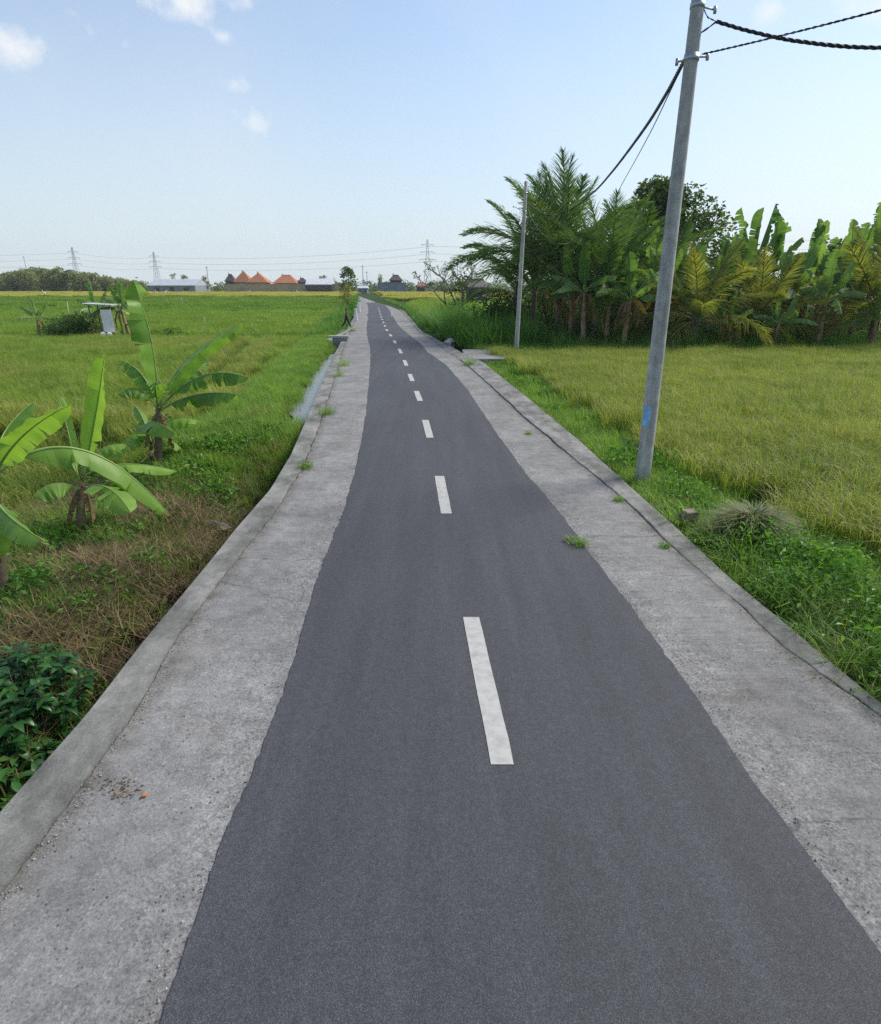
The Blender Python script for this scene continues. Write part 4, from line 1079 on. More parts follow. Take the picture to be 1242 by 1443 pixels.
twisted('power_cable', spline([at(965, 86, Y1 + .06), at(945, 128, Y1 + 1.6), at(915, 190, Y1 + 4.7), at(882, 250, Y1 + 9.7), at(850, 305, Y1 + 14.5), at(815, 336, Y1 + 19), at(785, 343, Y2 - 2.), at(757, 320, Y2 - .7), at(743, 290, Y2 - .1)]), .010, 'thin grey wire looping low between the two concrete poles', 1, .2, M_wire)

# ------------------------------------------------------------------ culverts, posts, small stones
# right: slab bridge over the ditch beside the second pole
yb0, yb1 = gp(660, 505, 0)[1], gp(640, 493, 0)[1]
ym = (yb0 + yb1) / 2; xr = eX(RKo, ym)
root = empty('culvert_bridge', (xr + .75, ym, 0)); tag(root, 'flat concrete culvert slab bridging the ditch right of the road', 'culvert')
mb = MB(); mb.box((.12, 0, -.062), (1.9, yb1 - yb0 + .5, .14), 0, 0, 1, .015); mb.build('slab', [M_slab], root)
mb = MB(); mb.box((.55, 0, -.42), (.3, yb1 - yb0 + .1, .7), 0, 0, 1, .015); mb.build('abutment', [M_slab], root)
mb = MB(); mb.box((-.45, 0, -.42), (.3, yb1 - yb0 + .1, .7), 0, 0, 1, .015); mb.build('abutment', [M_slab], root)
def rock(c, s, label, cat='rock', group=None, mat=None):
    n = 10; mb = MB(); V = []; r = np.random.default_rng(int(abs(c[0] * 1000 + c[1] * 77)) % 99999)
    th = np.linspace(0, math.pi, 7); f = [r.uniform(0, 6.28) for _ in range(4)]
    for t in th:
        for k in range(n):
            p = k * 2 * math.pi / n
            d = np.array([math.sin(t) * math.cos(p), math.sin(t) * math.sin(p), math.cos(t)])
            q = 1 + .18 * math.sin(3 * d[0] + f[0]) + .15 * math.sin(4 * d[1] + f[1]) + .12 * math.sin(5 * d[2] + f[2])
            V.append(d * q * np.array(s))
    Fc = [[i * n + j, i * n + (j + 1) % n, (i + 1) * n + (j + 1) % n, (i + 1) * n + j] for i in range(6) for j in range(n)]
    mb.add(V, Fc); o = mb.build('rock', [mat or M_stone]); o.location = c
    return tag(o, label, cat, group)
M_stone = plain('stone', (.20, .19, .17), .9, .4, 9, bmp=.6, bdist=.02)
M_block = plain('old_block', (.24, .19, .15), .9, .35, 12, bmp=.6, bdist=.02)
M_pale = plain('pale_concrete', (.42, .41, .40), .85, .2, 5)
p = gp(628, 485, -.1); rock((p[0] + .2, p[1], -.12), (.3, .5, .3), 'pale boulder at the ditch by the elephant grass', 'rock', None, M_pale)
p = gp(619, 473, -.1); rock((p[0] + .5, p[1], -.1), (.35, .7, .5), 'dark stone wall end at the ditch beyond the culvert slab', 'rock', None, plain('dark_stone', (.045, .043, .04), .9, .4, 6))
p = gp(968, 745, -.12); root = empty('marker_block', (p[0], p[1], p[2] - .04)); tag(root, 'weathered square concrete block standing in the right verge', 'marker block')
mb = MB(); mb.box((0, 0, .13), (.19, .17, .36), .25, 0, .93, .012); mb.build('block', [M_block], root)
p = gp(946, 741, -.12); rock((p[0], p[1], -.10), (.10, .08, .07), 'small rough stone left of the square concrete block')
p = gp(992, 737, -.12); rock((p[0], p[1], -.08), (.09, .08, .08), 'small rough stone right of the square concrete block')
p = gp(300, 742, -.6); rock((p[0], p[1], -.62), (.22, .16, .13), 'grey stone half buried beside the left retaining wall')
# heap of cut grass
p = gp(1045, 775, -.1); hx, hy = p[0] + .15, p[1] + .15
n = 1700; a = rng.uniform(0, 6.28, n); q = np.sqrt(rng.uniform(0, 1, n))
mb = MB(); hz = .42 * (1 - q * q) + .02
mb.blades(np.stack([q * .42 * np.cos(a), q * .36 * np.sin(a), hz], 1), a + rng.normal(0, .6, n), rng.uniform(.10, .32, n), rng.uniform(.6, .97, n), rng.uniform(.2, .7, n), .014, np.clip(rng.normal(.5, .3, n), 0, 1))
th = np.linspace(0, 2 * math.pi, 17)[:-1]
V = [[0, 0, .41]] + [[.26 * math.cos(t_), .22 * math.sin(t_), .31] for t_ in th] + [[.46 * math.cos(t_), .4 * math.sin(t_), -.08] for t_ in th]
Fc = [[0, 1 + j, 1 + (j + 1) % 16] for j in range(16)] + [[1 + j, 17 + j, 17 + (j + 1) % 16, 1 + (j + 1) % 16] for j in range(16)]
mb.add(V, Fc, .1)
o = mb.build('grass_heap', [M_cut]); o.location = (hx, hy, float(ground_z(hx, hy))); tag(o, 'heap of cut greyish grass lying on the right verge beyond the square block', 'grass heap')
# tufts growing out of the joints of the shoulder
def tuft(px, py, s, n, label, mat=M_grass, flat=False, z=.0):
    p = gp(px, py, z); mb = MB()
    B = np.column_stack([rng.normal(0, s * .28, n), rng.normal(0, s * .34, n), np.zeros(n)])
    mb.blades(B, rng.uniform(0, 6.28, n), s * rng.uniform(.4, 1.1, n), rng.uniform(.1, .8, n) if not flat else .95, rng.uniform(0, .5, n) if not flat else .1, .009, np.clip(rng.normal(.55, .25, n), 0, 1))
    mb.leaves(np.column_stack([rng.normal(0, s * .26, n // 2), rng.normal(0, s * .3, n // 2), rng.uniform(0, s * .5, n // 2)]), .045, .5, .5)
    o = mb.build('grass_tuft', [mat]); o.location = p; tag(o, label, 'grass tuft', 'tufts growing on the road shoulders'); return o
tuft(461, 584, .34, 130, 'tuft of grass in the left kerb joint beside the bright water')
tuft(432, 660, .20, 90, 'small tuft in the left kerb joint at the near end of the water')
tuft(486, 515, .45, 130, 'tuft spreading on the left shoulder below the parapet')
tuft(479, 530, .35, 90, 'second tuft on the left shoulder just nearer than the spreading one')
tuft(497, 467, .5, 120, 'dark green tuft at the right foot of the culvert parapet', M_tall)
tuft(662, 515, .5, 160, 'clump of weeds on the right shoulder end at the culvert slab')
tuft(816, 768, .17, 70, 'bright green cut sprigs lying on the right asphalt edge', M_grass, True, .018)
tuft(804, 762, .10, 26, 'few loose grass blades left of the cut sprigs on the asphalt', M_grass, True, .018)
tuft(872, 706, .13, 60, 'small dark tuft at the foot of the right kerb near the large pole')
tuft(938, 772, .12, 40, 'tiny moss tuft at the right kerb across from the square block', M_tall)
tuft(745, 612, .14, 50, 'small tuft in the right kerb joint in the middle distance')
# loose bits on the left shoulder
p = gp(204, 1122, .01); rock((p[0], p[1], .018), (.016, .014, .011), 'tiny orange brown pebble on the left shoulder', 'pebble', None, plain('orange_stone', (.42, .15, .05), .7, .2))
mb = MB(); n = 70; c = gp(168, 1112, .006)
mb.leaves(np.stack([rng.normal(c[0], .09, n), rng.normal(c[1], .045, n), np.full(n, .010) + rng.uniform(0, .006, n)], 1), .024, .6, rng.uniform(0, 1, n), 0, 3.0)
tag(mb.build('leaf_litter', [M_hay]), 'scatter of small dry brown leaf bits on the left shoulder', 'leaf litter', kind='stuff')

# crumbs of broken concrete and grit along the joints
def grit(E, off, sd, n, y0, y1, seed, name_label):
    r = np.random.default_rng(seed); mb = MB()
    yy = y0 + (y1 - y0) * r.uniform(0, 1, n) ** 1.6
    xx = eX(E, yy) + off + r.normal(0, sd, n); sz = np.clip(r.lognormal(-5.5, .45, n), .002, .010)
    d = np.array([[1, 0, 0], [-1, 0, 0], [0, 1, 0], [0, -1, 0], [0, 0, 1], [0, 0, -1.]])
    V = np.stack([xx, yy, .008 + sz * .3], 1)[:, None] + d[None] * sz[:, None, None] * r.uniform(.5, 1.1, (n, 6, 1)) + r.normal(0, .15, (n, 6, 3)) * sz[:, None, None]
    f = np.array([[0, 2, 4], [2, 1, 4], [1, 3, 4], [3, 0, 4], [2, 0, 5], [1, 2, 5], [3, 1, 5], [0, 3, 5]])
    mb.add(V.reshape(-1, 3), (np.arange(n) * 6)[:, None, None].repeat(8, 1).reshape(-1, 1) + np.tile(f, (n, 1)), np.repeat(r.uniform(0, 1, n), 6))
    tag(mb.build('grit', [M_grit]), name_label, 'grit', kind='stuff')
M_grit = leafmat('grit', (.20, .19, .175), (.44, .42, .39), 0.0, .9)
grit(LKi, .035, .035, 1500, 1.5, 16, 1, 'grit along the joint between the left kerb and shoulder')
grit(RKi, -.03, .04, 900, 1.8, 20, 2, 'grit along the foot of the right kerb')
grit(LA, -.05, .06, 900, 1.5, 13, 3, 'loose grit along the left asphalt edge')
grit(RA, .05, .06, 900, 1.5, 13, 4, 'loose grit along the right asphalt edge')

# left: concrete parapet of the culvert with the walking person
yp = gp(477, 481, .0)[1]; xa = at(463, 470, yp)[0]; xb = at(492, 470, yp)[0]
root = empty('culvert_parapet', ((xa + xb) / 2, yp, 0)); tag(root, 'low pale concrete culvert parapet left of the road in front of the walking person', 'parapet')
mb = MB(); mb.box((0, 0, .27), (xb - xa, .34, .12), 0, 0, 1, .012); mb.build('coping', [M_pale], root)
mb = MB(); mb.box((.06, .02, -.35), (xb - xa - .35, .24, 1.12)); mb.build('wall', [M_slab], root)
ydk = gp(489, 462.5, .02)[1]
xb = min(xb, eX(LKo, (yp + ydk) / 2 + .6) - .02); xa -= .3
root = empty('culvert_deck', ((xa + xb) / 2, (yp + ydk) / 2 + .6, 0)); tag(root, 'flat concrete deck behind the parapet that the person walks on', 'culvert')
mb = MB(); mb.box((0, 0, -.02), (xb - xa, ydk - yp + .5, .16), 0, 0, 1, .012); mb.build('slab', [M_slab], root)
mb = MB(); mb.box((-.8, 0, -.45), (.3, ydk - yp + .4, .7)); mb.build('abutment', [M_slab], root)
for k, (px, py, hh, lab) in enumerate([(502, 452, 1.0, 'white painted guide post on the far left road edge'), (506.5, 440, 1.1, 'farther white painted guide post at the left road edge')]):
    p = gp(px, py, .02); mb = MB(); mb.box((0, 0, hh / 2), (.26, .26, hh), 0, 0, .85, .03); mb.box((0, 0, hh + .04), (.28, .28, .08), 0, 0, 1, .02)
    o = mb.build('guide_post', [M_white]); o.location = p; tag(o, lab, 'guide post', 'guide posts at the far left')

# ------------------------------------------------------------------ person
M_skin = plain('skin', (.30, .17, .10), .6, .08, bmp=0)
M_black = plain('black_cloth', (.012, .012, .016), .85, .3)
M_hair = plain('hair', (.010, .009, .009), .5, .2)
M_top = plain('dark_shirt', (.030, .026, .026), .85, .4)
def skinned(name, verts, edges, radii, mat, parent, root_i=0, sub=2):
    me = bpy.data.meshes.new(name); me.from_pydata(verts, edges, []); me.materials.append(mat)
    o = link_mesh(name, me, parent); sk = o.modifiers.new('skin', 'SKIN')
    for i, r in enumerate(radii):
        v = me.skin_vertices[0].data[i] if me.skin_vertices else None
        if v: v.radius = r if isinstance(r, tuple) else (r, r)
    if not me.skin_vertices:
        pass
    else: me.skin_vertices[0].data[root_i].use_root = True
    sb = o.modifiers.new('sub', 'SUBSURF'); sb.levels = sub; sb.render_levels = sub
    return o
def person():
    fp = gp(489, 462.3, .07); hgt = 1.0 * (at(489, 434.2, fp[1])[2] - .07); k = hgt / 1.70
    root = empty('person', fp); tag(root, 'person in dark clothes walking with a long stride across the culvert deck towards the road', 'person')
    root.scale = (k, k, k)
    # x = walking direction (towards the road), z up, metres of a 1.70 m figure
    J = {'pelvis': (0, 0, .92), 'waist': (.01, 0, 1.08), 'chest': (.03, 0, 1.28), 'neck': (.04, 0, 1.45), 'skull0': (.055, 0, 1.53), 'skull1': (.06, 0, 1.62),
         'hipL': (.01, .09, .89), 'kneeL': (.20, .10, .50), 'ankL': (.34, .10, .10), 'toeL': (.50, .11, .06),
         'hipR': (-.01, -.09, .89), 'kneeR': (-.13, -.10, .49), 'ankR': (-.43, -.10, .16), 'toeR': (-.32, -.11, .03),
         'shL': (.02, .17, 1.40), 'elL': (-.10, .22, 1.14), 'wrL': (-.06, .22, .91), 'haL': (-.04, .21, .82),
         'shR': (.05, -.17, 1.40), 'elR': (.10, -.22, 1.14), 'wrR': (.24, -.20, .96), 'haR': (.29, -.19, .89)}
    R = {'pelvis': (.12, .15), 'waist': (.10, .13), 'chest': (.11, .155), 'neck': .052, 'skull0': .075, 'skull1': .088, 'hipL': .088, 'kneeL': .056, 'ankL': .038, 'toeL': .03,
         'hipR': .088, 'kneeR': .056, 'ankR': .038, 'toeR': .03, 'shL': .055, 'elL': .04, 'wrL': .027, 'haL': .03, 'shR': .055, 'elR': .04, 'wrR': .027, 'haR': .03}
    names = list(J)
    E = [('pelvis', 'waist'), ('waist', 'chest'), ('chest', 'neck'), ('neck', 'skull0'), ('skull0', 'skull1'), ('pelvis', 'hipL'), ('hipL', 'kneeL'), ('kneeL', 'ankL'), ('ankL', 'toeL'), ('pelvis', 'hipR'), ('hipR', 'kneeR'), ('kneeR', 'ankR'), ('ankR', 'toeR'),
         ('chest', 'shL'), ('shL', 'elL'), ('elL', 'wrL'), ('wrL', 'haL'), ('chest', 'shR'), ('shR', 'elR'), ('elR', 'wrR'), ('wrR', 'haR')]
    V = [J[n] for n in names]; ix = {n: i for i, n in enumerate(names)}
    V2 = list(V); E2 = [(ix[a], ix[b]) for a, b in E]; R2 = [R[n] for n in names]
    # five fingers per hand and a nose
    for sd, wr in (('L', 'wrL'), ('R', 'wrR')):
        h = np.array(J['ha' + sd]); d = unit(h - np.array(J[wr]))
        for f in range(5):
            off = np.array([0, (f - 2) * .016 if f else -.035, 0]); l = (.055, .075, .085, .08, .062)[f]
            V2.append(tuple(h + off + d * .03)); V2.append(tuple(h + off * 1.1 + d * (.03 + l) + np.array([.012, 0, 0])))
            E2 += [(ix['ha' + sd], len(V2) - 2), (len(V2) - 2, len(V2) - 1)]; R2 += [.010, .008]
    V2.append((.155, 0, 1.565)); E2.append((ix['skull0'], len(V2) - 1)); R2.append(.016)
    skinned('body', V2, E2, R2, M_skin, root)
    leg = ['waist', 'pelvis', 'hipL', 'kneeL', 'ankL', 'hipR', 'kneeR', 'ankR']; li = {n: i for i, n in enumerate(leg)}
    rr = {'waist': (.108, .138), 'pelvis': (.135, .165), 'hipL': .105, 'hipR': .105, 'kneeL': .088, 'kneeR': .088, 'ankL': .085, 'ankR': .085}
    skinned('trousers', [J[n] for n in leg], [(0, 1), (1, 2), (2, 3), (3, 4), (1, 5), (5, 6), (6, 7)], [rr[n] for n in leg], M_black, root, 1)
    tp = ['pelvis', 'waist', 'chest', 'shL', 'elL', 'shR', 'elR']
    v = [J[n] for n in tp]; v[4] = tuple((np.array(J['shL']) + np.array(J['elL'])) / 2); v[6] = tuple((np.array(J['shR']) + np.array(J['elR'])) / 2)
    v[0] = (0, 0, .99); skinned('shirt', v, [(0, 1), (1, 2), (2, 3), (3, 4), (2, 5), (5, 6)], [(.125, .155), (.115, .145), (.125, .17), .07, .06, .07, .06], M_top, root, 1)
    mb = MB(); P = blob_pts(1, (0, 0, 0), (.1, .1, .1)); th = np.linspace(0, math.pi * .62, 7)
    Vh = [[.035 + .105 * math.sin(t_) * math.cos(p_), .098 * math.sin(t_) * math.sin(p_), 1.60 + .115 * math.cos(t_)] for t_ in th for p_ in np.arange(14) * 2 * math.pi / 14]
    mb.add(Vh, [[i * 14 + j, i * 14 + (j + 1) % 14, i * 14 + 14 + (j + 1) % 14, i * 14 + 14 + j] for i in range(6) for j in range(14)])
    mb.build('hair', [M_hair], root, smooth=True)
person()

# ------------------------------------------------------------------ field hut, bush and stakes on the cross bund
YB = 46.5
g = gz(150, YB); z0 = g[2]
M_tin = plain('tin_roof', (.50, .53, .56), .5, .2, 3, metal=.3)
M_wood = plain('old_wood', (.20, .15, .10), .9, .35, 6)
M_cloth = plain('white_sheet', (.74, .72, .70), .8, .10, 2)
M_orange = plain('orange_cloth', (.52, .17, .04), .8, .4, 3)
root = empty('field_hut', g); tag(root, 'small open field hut with sloping tin roof and hanging white sheet', 'hut')
hl = at(124, 430, YB)[0] - g[0]; hr = at(164, 430, YB)[0] - g[0]; ht = at(150, 428, YB)[2] - z0
rf = MB(); n = 24; xs = np.linspace(hl, hr, n); V = []
for yy in (-.75, .75):
    for q, xx in enumerate(xs): V.append([xx, yy, ht + .05 - .10 * (xx - hl) / (hr - hl) + .02 * (-1) ** q])
rf.add(V + [[a_[0], a_[1], a_[2] - .05] for a_ in V], [[j, j + 1, j + n + 1, j + n] for j in range(n - 1)] + [[2 * n + j, 2 * n + j + n, 2 * n + j + n + 1, 2 * n + j + 1] for j in range(n - 1)] + [[j, 2 * n + j, 2 * n + j + 1, j + 1] for j in range(n - 1)])
rf.build('roof', [M_tin], root)
for (xx, yy) in ((hl + .35, -.6), (hr - .2, -.6), (hl + .35, .6), (hr - .2, .6)):
    mb = MB(); mb.tube([[xx, yy, -.1], [xx, yy, ht - .12]], .05, 8); mb.build('post', [M_wood], root, smooth=True)
mb = MB(); mb.box(((hl + hr) / 2, 0, .55), (hr - hl - .5, 1.2, .10)); mb.build('platform', [M_wood], root)
mb = MB(); xs = np.linspace((hl + hr) / 2 + .12, hr - .12, 12); V = []
for zz in (ht - .38, .62):
    for q, xx in enumerate(xs): V.append([xx + (.06 if zz < 1 else 0), -.66 + .025 * math.sin(q * 1.3) - (.06 if zz < 1 else 0), zz])
V2 = [[a_[0], a_[1] + .03, a_[2]] for a_ in V]
mb.add(V + V2, [[j, j + 1, j + 13, j + 12] for j in range(11)] + [[24 + j + 1, 24 + j, 24 + j + 12, 24 + j + 13] for j in range(11)])
mb.build('sheet', [M_cloth], root, smooth=True)
x0_ = at(147, 460, YB)[0]
mb = MB(); mb.box((0, 0, .25), (.8, .4, .5), .2, 0, .85, .08); o = mb.build('sack', [M_orange]); o.location = (x0_, YB - 1.0, z0 + .05); tag(o, 'orange sack standing in front of the field hut', 'sack')
for px, lab in ((155, 'white feed sack under the sheet of the field hut'), (164, 'second white feed sack at the right corner of the field hut')):
    xx = at(px, 460, YB)[0]; mb = MB(); mb.box((0, 0, .32), (.42, .4, .66), .4, 0, .7, .09); o = mb.build('sack', [M_cloth]); o.location = (xx, YB - 1.15, z0); tag(o, lab, 'sack', 'white sacks at the field hut')
bush('bush', gz(98, YB), 4.8, 2.6, 'round dark green bush left of the field hut', 'bush', M_bush, .15, 420, 16)
bush('bush', gz(62, YB + .5), 2.6, 1.6, 'paler low bush at the left end of the cross bund', 'bush', M_bush2, .14, 200, 9)
def stake(px, py, top, r, label):
    p = gp(px, py, -.25); t = at(top[0], top[1], p[1]); mb = MB()
    mb.tube([p - [0, 0, .3], (p + t) / 2, t], [r, r * .9, r * .7], 8); tag(mb.build('stake', [M_stake], smooth=True), label, 'stake', 'bamboo stakes in the paddies')
M_stake = plain('bamboo', (.42, .40, .26), .7, .2, 4)
stake(101, 466, (94, 424), .045, 'leaning pale bamboo stake in front of the round dark bush')
stake(291, 466, (287, 446), .03, 'thin bamboo stake in the rice right of the tallest banana plant')
stake(258, 438, (256, 419), .04, 'dark bamboo stake far out in the left rice')
for k, (px, Y, h, lab) in enumerate([(50, 47, 2.6, 'small banana plant at the left end of the cross bund'), (178, 47.2, 3.6, 'ragged banana plant right of the field hut'), (142, 48.5, 3.4, 'banana plant rising behind the tin roof of the hut')]):
    grove_banana(px, Y, h, 6, lab, 1.5 if k == 0 else 2.0, 1, 0, 40 + k)
    bpy.context.view_layer.update()
bush('bush', gz(235, 47), 2.2, 1.1, 'low dark bush on the cross bund right of the hut', 'bush', M_bush, .13, 200, 8)

# egrets far out in the yellow rice
def egret(px, Y, label, dz=0.95):
    p = at(px, 412, Y); z = float(ground_z(p[0], Y)) + dz
    mb = MB(); th = np.linspace(0, 1, 9)
    mb.tube(np.stack([-.30 + .62 * th, 0 * th, .42 + .10 * th], 1), .015 + .14 * np.sin(np.pi * np.clip(th, .02, .98)) ** .8, 8)
    mb.tube([[.28, 0, .50], [.40, 0, .66], [.33, 0, .80], [.42, 0, .93]], [.06, .045, .035, .05], 8)
    mb.tube([[.42, 0, .93], [.62, 0, .90]], [.035, .006], 6)
    for s in (-.05, .05): mb.tube([[0, s, .40], [.02, s, -.2]], .015, 6)
    o = mb.build('egret', [M_white], smooth=True); o.location = (p[0], Y, z - .15); o.rotation_euler = (0, 0, rng.uniform(0, 6.28)); o.scale = (1.5,) * 3
    tag(o, label, 'egret', 'white egrets in the yellow rice')
for px, Y, lab in ((63, 205, 'white egret standing alone at the far left of the yellow rice'), (221, 215, 'white egret in the yellow rice below the grey warehouse'), (233, 216, 'second white egret right of the one below the warehouse'), (352, 220, 'white egret in the yellow rice below the orange roofs'), (420, 210, 'white egret in the yellow rice below the white roofed shed')): egret(px, Y, lab)

# ------------------------------------------------------------------ village and far background
M_tan = plain('tan_wall', (.36, .30, .20), .9, .15, .5); M_tile = plain('orange_tiles', (.42, .16, .075), .85, .2, 1.2)
M_dark = plain('dark_wall', (.055, .06, .07), .8, .3, .5); M_sheet = plain('pale_sheet_roof', (.62, .64, .66), .5, .1, .6)
M_grey = plain('grey_blue_wall', (.20, .24, .28), .85, .15, .4); M_brown = plain('brown_roof', (.10, .07, .065), .85, .25, 1.)
M_glass = plain('window_dark', (.03, .035, .04), .2, .1)
def far_pt(px, py, Y): return at(px, py, Y)
def hip_house(px0, px1, base_y, eave_y, apex_y, Y, label, roof, wall, ridge=.12, name='house', depth=None, cat='house'):
    a = at(px0, eave_y, Y); b = at(px1, eave_y, Y); zb = at(px0, base_y, Y)[2]; zr = at(px0, apex_y, Y)[2]
    w = b[0] - a[0]; d = depth or w * .9; ze = a[2]
    root = empty(name, ((a[0] + b[0]) / 2, Y + d / 2, zb)); tag(root, label, cat)
    h = ze - zb; mb = MB(); mb.box((0, 0, h / 2 - .2), (w * .82, d * .82, h + .4)); mb.build('wall', [wall], root)
    rw = w * ridge / 2; H2 = zr - zb
    V = [[-w / 2, -d / 2, h], [w / 2, -d / 2, h], [w / 2, d / 2, h], [-w / 2, d / 2, h], [-rw, 0, H2], [rw, 0, H2], [-w / 2, -d / 2, h - .25], [w / 2, -d / 2, h - .25], [w / 2, d / 2, h - .25], [-w / 2, d / 2, h - .25]]
    mb = MB(); mb.add(V, [[0, 1, 5, 4], [1, 2, 5], [2, 3, 4, 5], [3, 0, 4], [6, 7, 1, 0], [7, 8, 2, 1], [8, 9, 3, 2], [9, 6, 0, 3], [9, 8, 7, 6]])
    mb.tube([[-rw, 0, H2 + .05], [rw, 0, H2 + .05]], .16, 6)
    rf = mb.build('roof', [roof], root)
    mb = MB(); mb.box((-rw, 0, H2 + .35), (.5, .5, .9), 0, 0, .4); mb.build('finial', [roof], rf)
    for k in (-.25, .2):
        mb = MB(); mb.box((w * k, -d * .41 - .02, h * .62), (w * .14, .08, h * .4)); mb.build('window', [M_glass], root)
    return root
YV = 285.0
def wall_thing(px0, px1, top, base, Y, label, mat, th=.4, name='wall'):
    a = at(px0, top, Y); b = at(px1, top, Y); zb = at(px0, base, Y)[2] - .6
    root = empty(name, ((a[0] + b[0]) / 2, Y, zb)); tag(root, label, 'wall'); w = b[0] - a[0]; h = a[2] - zb
    mb = MB(); mb.box((0, 0, h / 2), (w, th, h)); mb.build('wall_panel', [mat], root)
    mb = MB(); mb.box((0, -.02, h + .06), (w + .2, th + .25, .16)); mb.build('coping', [M_slab], root)
    n = max(3, int(w / 7))
    for k in range(n + 1):
        mb = MB(); mb.box((-w / 2 + w * k / n, -.12, h / 2 - .04), (.4, th + .1, h)); mb.build('pier', [mat], root)
    return root
wall_thing(316, 482, 400.2, 415, YV, 'long tan boundary wall of the village below the orange roofs', M_tan)
hip_house(316, 331, 414, 396, 386.5, YV + 26, 'dark roofed house at the left end of the tan wall', M_brown, M_dark, .3)
hip_house(328, 354, 414, 397, 382.5, YV + 22, 'steep orange tiled roof house with a dark gable, leftmost of the three', M_tile, M_tan, .1)
hip_house(346, 377, 414, 397.5, 384.5, YV + 10, 'orange tiled pyramid roof house in the middle of the three', M_tile, M_tan, .06)
hip_house(384, 418, 414, 398.5, 387.5, YV + 12, 'broad orange tiled hip roof house, rightmost of the three', M_tile, M_tan, .35)
hip_house(418, 432, 414, 397, 392, YV + 16, 'small brown roofed house beside the white roofed shed', M_brown, M_dark, .3)
def shed(px0, px1, base, eave, ridge, Y, label, roof, wall, depth=12, name='warehouse'):
    a = at(px0, eave, Y); b = at(px1, eave, Y); zb = at(px0, base, Y)[2] - .4; zr = at(px0, ridge, Y + depth / 2)[2]
    w = b[0] - a[0]; h = a[2] - zb; root = empty(name, ((a[0] + b[0]) / 2, Y + depth / 2, zb)); tag(root, label, 'building')
    mb = MB(); mb.box((0, 0, h / 2), (w * .97, depth * .94, h)); mb.build('wall', [wall], root)
    H2 = zr - zb; n = 40; xs = np.linspace(-w / 2, w / 2, n); V = []
    for yy, zz in ((-depth / 2, h), (0, H2), (depth / 2, h)):
        for q, xx in enumerate(xs): V.append([xx, yy, zz + .06 * (q % 2)])
    Fc = [[r * n + j, r * n + j + 1, (r + 1) * n + j + 1, (r + 1) * n + j] for r in range(2) for j in range(n - 1)]
    V += [[xx, -depth / 2, h - .25] for xx in xs]; Fc += [[3 * n + j, 3 * n + j + 1, j + 1, j] for j in range(n - 1)]
    mb = MB(); mb.add(V, Fc); mb.add([[-w * .485, -depth * .47, h], [-w * .485, depth * .47, h], [-w * .485, 0, H2 - .05], [w * .485, -depth * .47, h], [w * .485, depth * .47, h], [w * .485, 0, H2 - .05]], [[0, 2, 1], [3, 4, 5]]); mb.build('roof', [roof], root)
    for k in (-.3, .0, .3):
        mb = MB(); mb.box((w * k, -depth * .47 - .02, h * .45), (w * .1, .08, h * .6)); mb.build('door', [M_glass], root)
    return root
shed(206, 275, 411.5, 402, 393.5, YV, 'long grey warehouse with a pale metal roof behind the left fields', plain('warehouse_roof', (.42, .45, .49), .6, .1, .4), M_grey, 20)
shed(430, 468, 408, 400.5, 392.5, YV - 2.5, 'white roofed shed with dark walls in front of the tan wall', M_sheet, M_dark, 10)
wall_thing(533, 572, 398.5, 415, 262, 'grey blue boundary wall right of the road end', M_grey)
hip_house(548, 567, 412, 394.5, 387.5, 275, 'dark two storey house with a brown roof above the grey wall', M_brown, M_dark, .4)
hip_house(503, 519, 416, 405.5, 402.5, 268, 'low grey house standing across the end of the road', M_sheet, M_grey, .7)
hip_house(586, 600, 413, 402.5, 398.5, 275, 'low red tiled house right of the grey wall', M_tile, M_dark, .5)
hip_house(655, 690, 420, 404, 394, 120, 'grey thatched house half hidden behind the frangipani', plain('thatch', (.17, .15, .13), .95, .3, 2.), M_dark, .6)

# distant trees one can tell apart
def ftree(px, Y, topy, wpx, label, mat=None, name='distant_tree', crown=(.22, 1.0), grp='distant trees on the skyline'):
    p = at(px, 412, Y); zb = float(ground_z(p[0], min(Y, 800))); h = at(px, topy, Y)[2] - zb; w = at(px + wpx, 412, Y)[0] - p[0]
    return tree(name, (p[0], Y, zb), h, w, label, 'tree', mat or M_far, max(.5, .085 * w), 55, 16, grp, .25, crown)
for px, Y, ty, w, lab in [
    (262, 305, 386, 14, 'distant tree behind the right end of the grey warehouse'), (290, 300, 389, 18, 'bushy distant tree between the warehouse and the orange roofs'),
    (306, 292, 397, 12, 'low distant tree touching the left end of the tan wall'), (248, 315, 384, 11, 'taller distant tree above the warehouse roof'),
    (455, 300, 388, 26, 'ragged distant tree above the white roofed shed'), (474, 296, 396, 18, 'distant tree behind the right end of the tan wall'),
    (538, 290, 386, 15, 'pale distant tree left of the dark two storey house'), (527, 272, 402, 11, 'small distant tree at the end of the road'),
    (578, 280, 397, 12, 'distant tree right of the dark two storey house'), (606, 300, 398, 22, 'distant tree near the foot of the right pylon'),
    (625, 290, 396, 22, 'distant tree left of the frangipani branches'), (486, 260, 399, 9, 'distant tree between the tan wall and the road'),
    (196, 300, 390, 16, 'distant tree at the left end of the grey warehouse'), (640, 270, 398, 20, 'distant tree seen through the frangipani branches')]:
    ftree(px, Y, ty, w, lab)
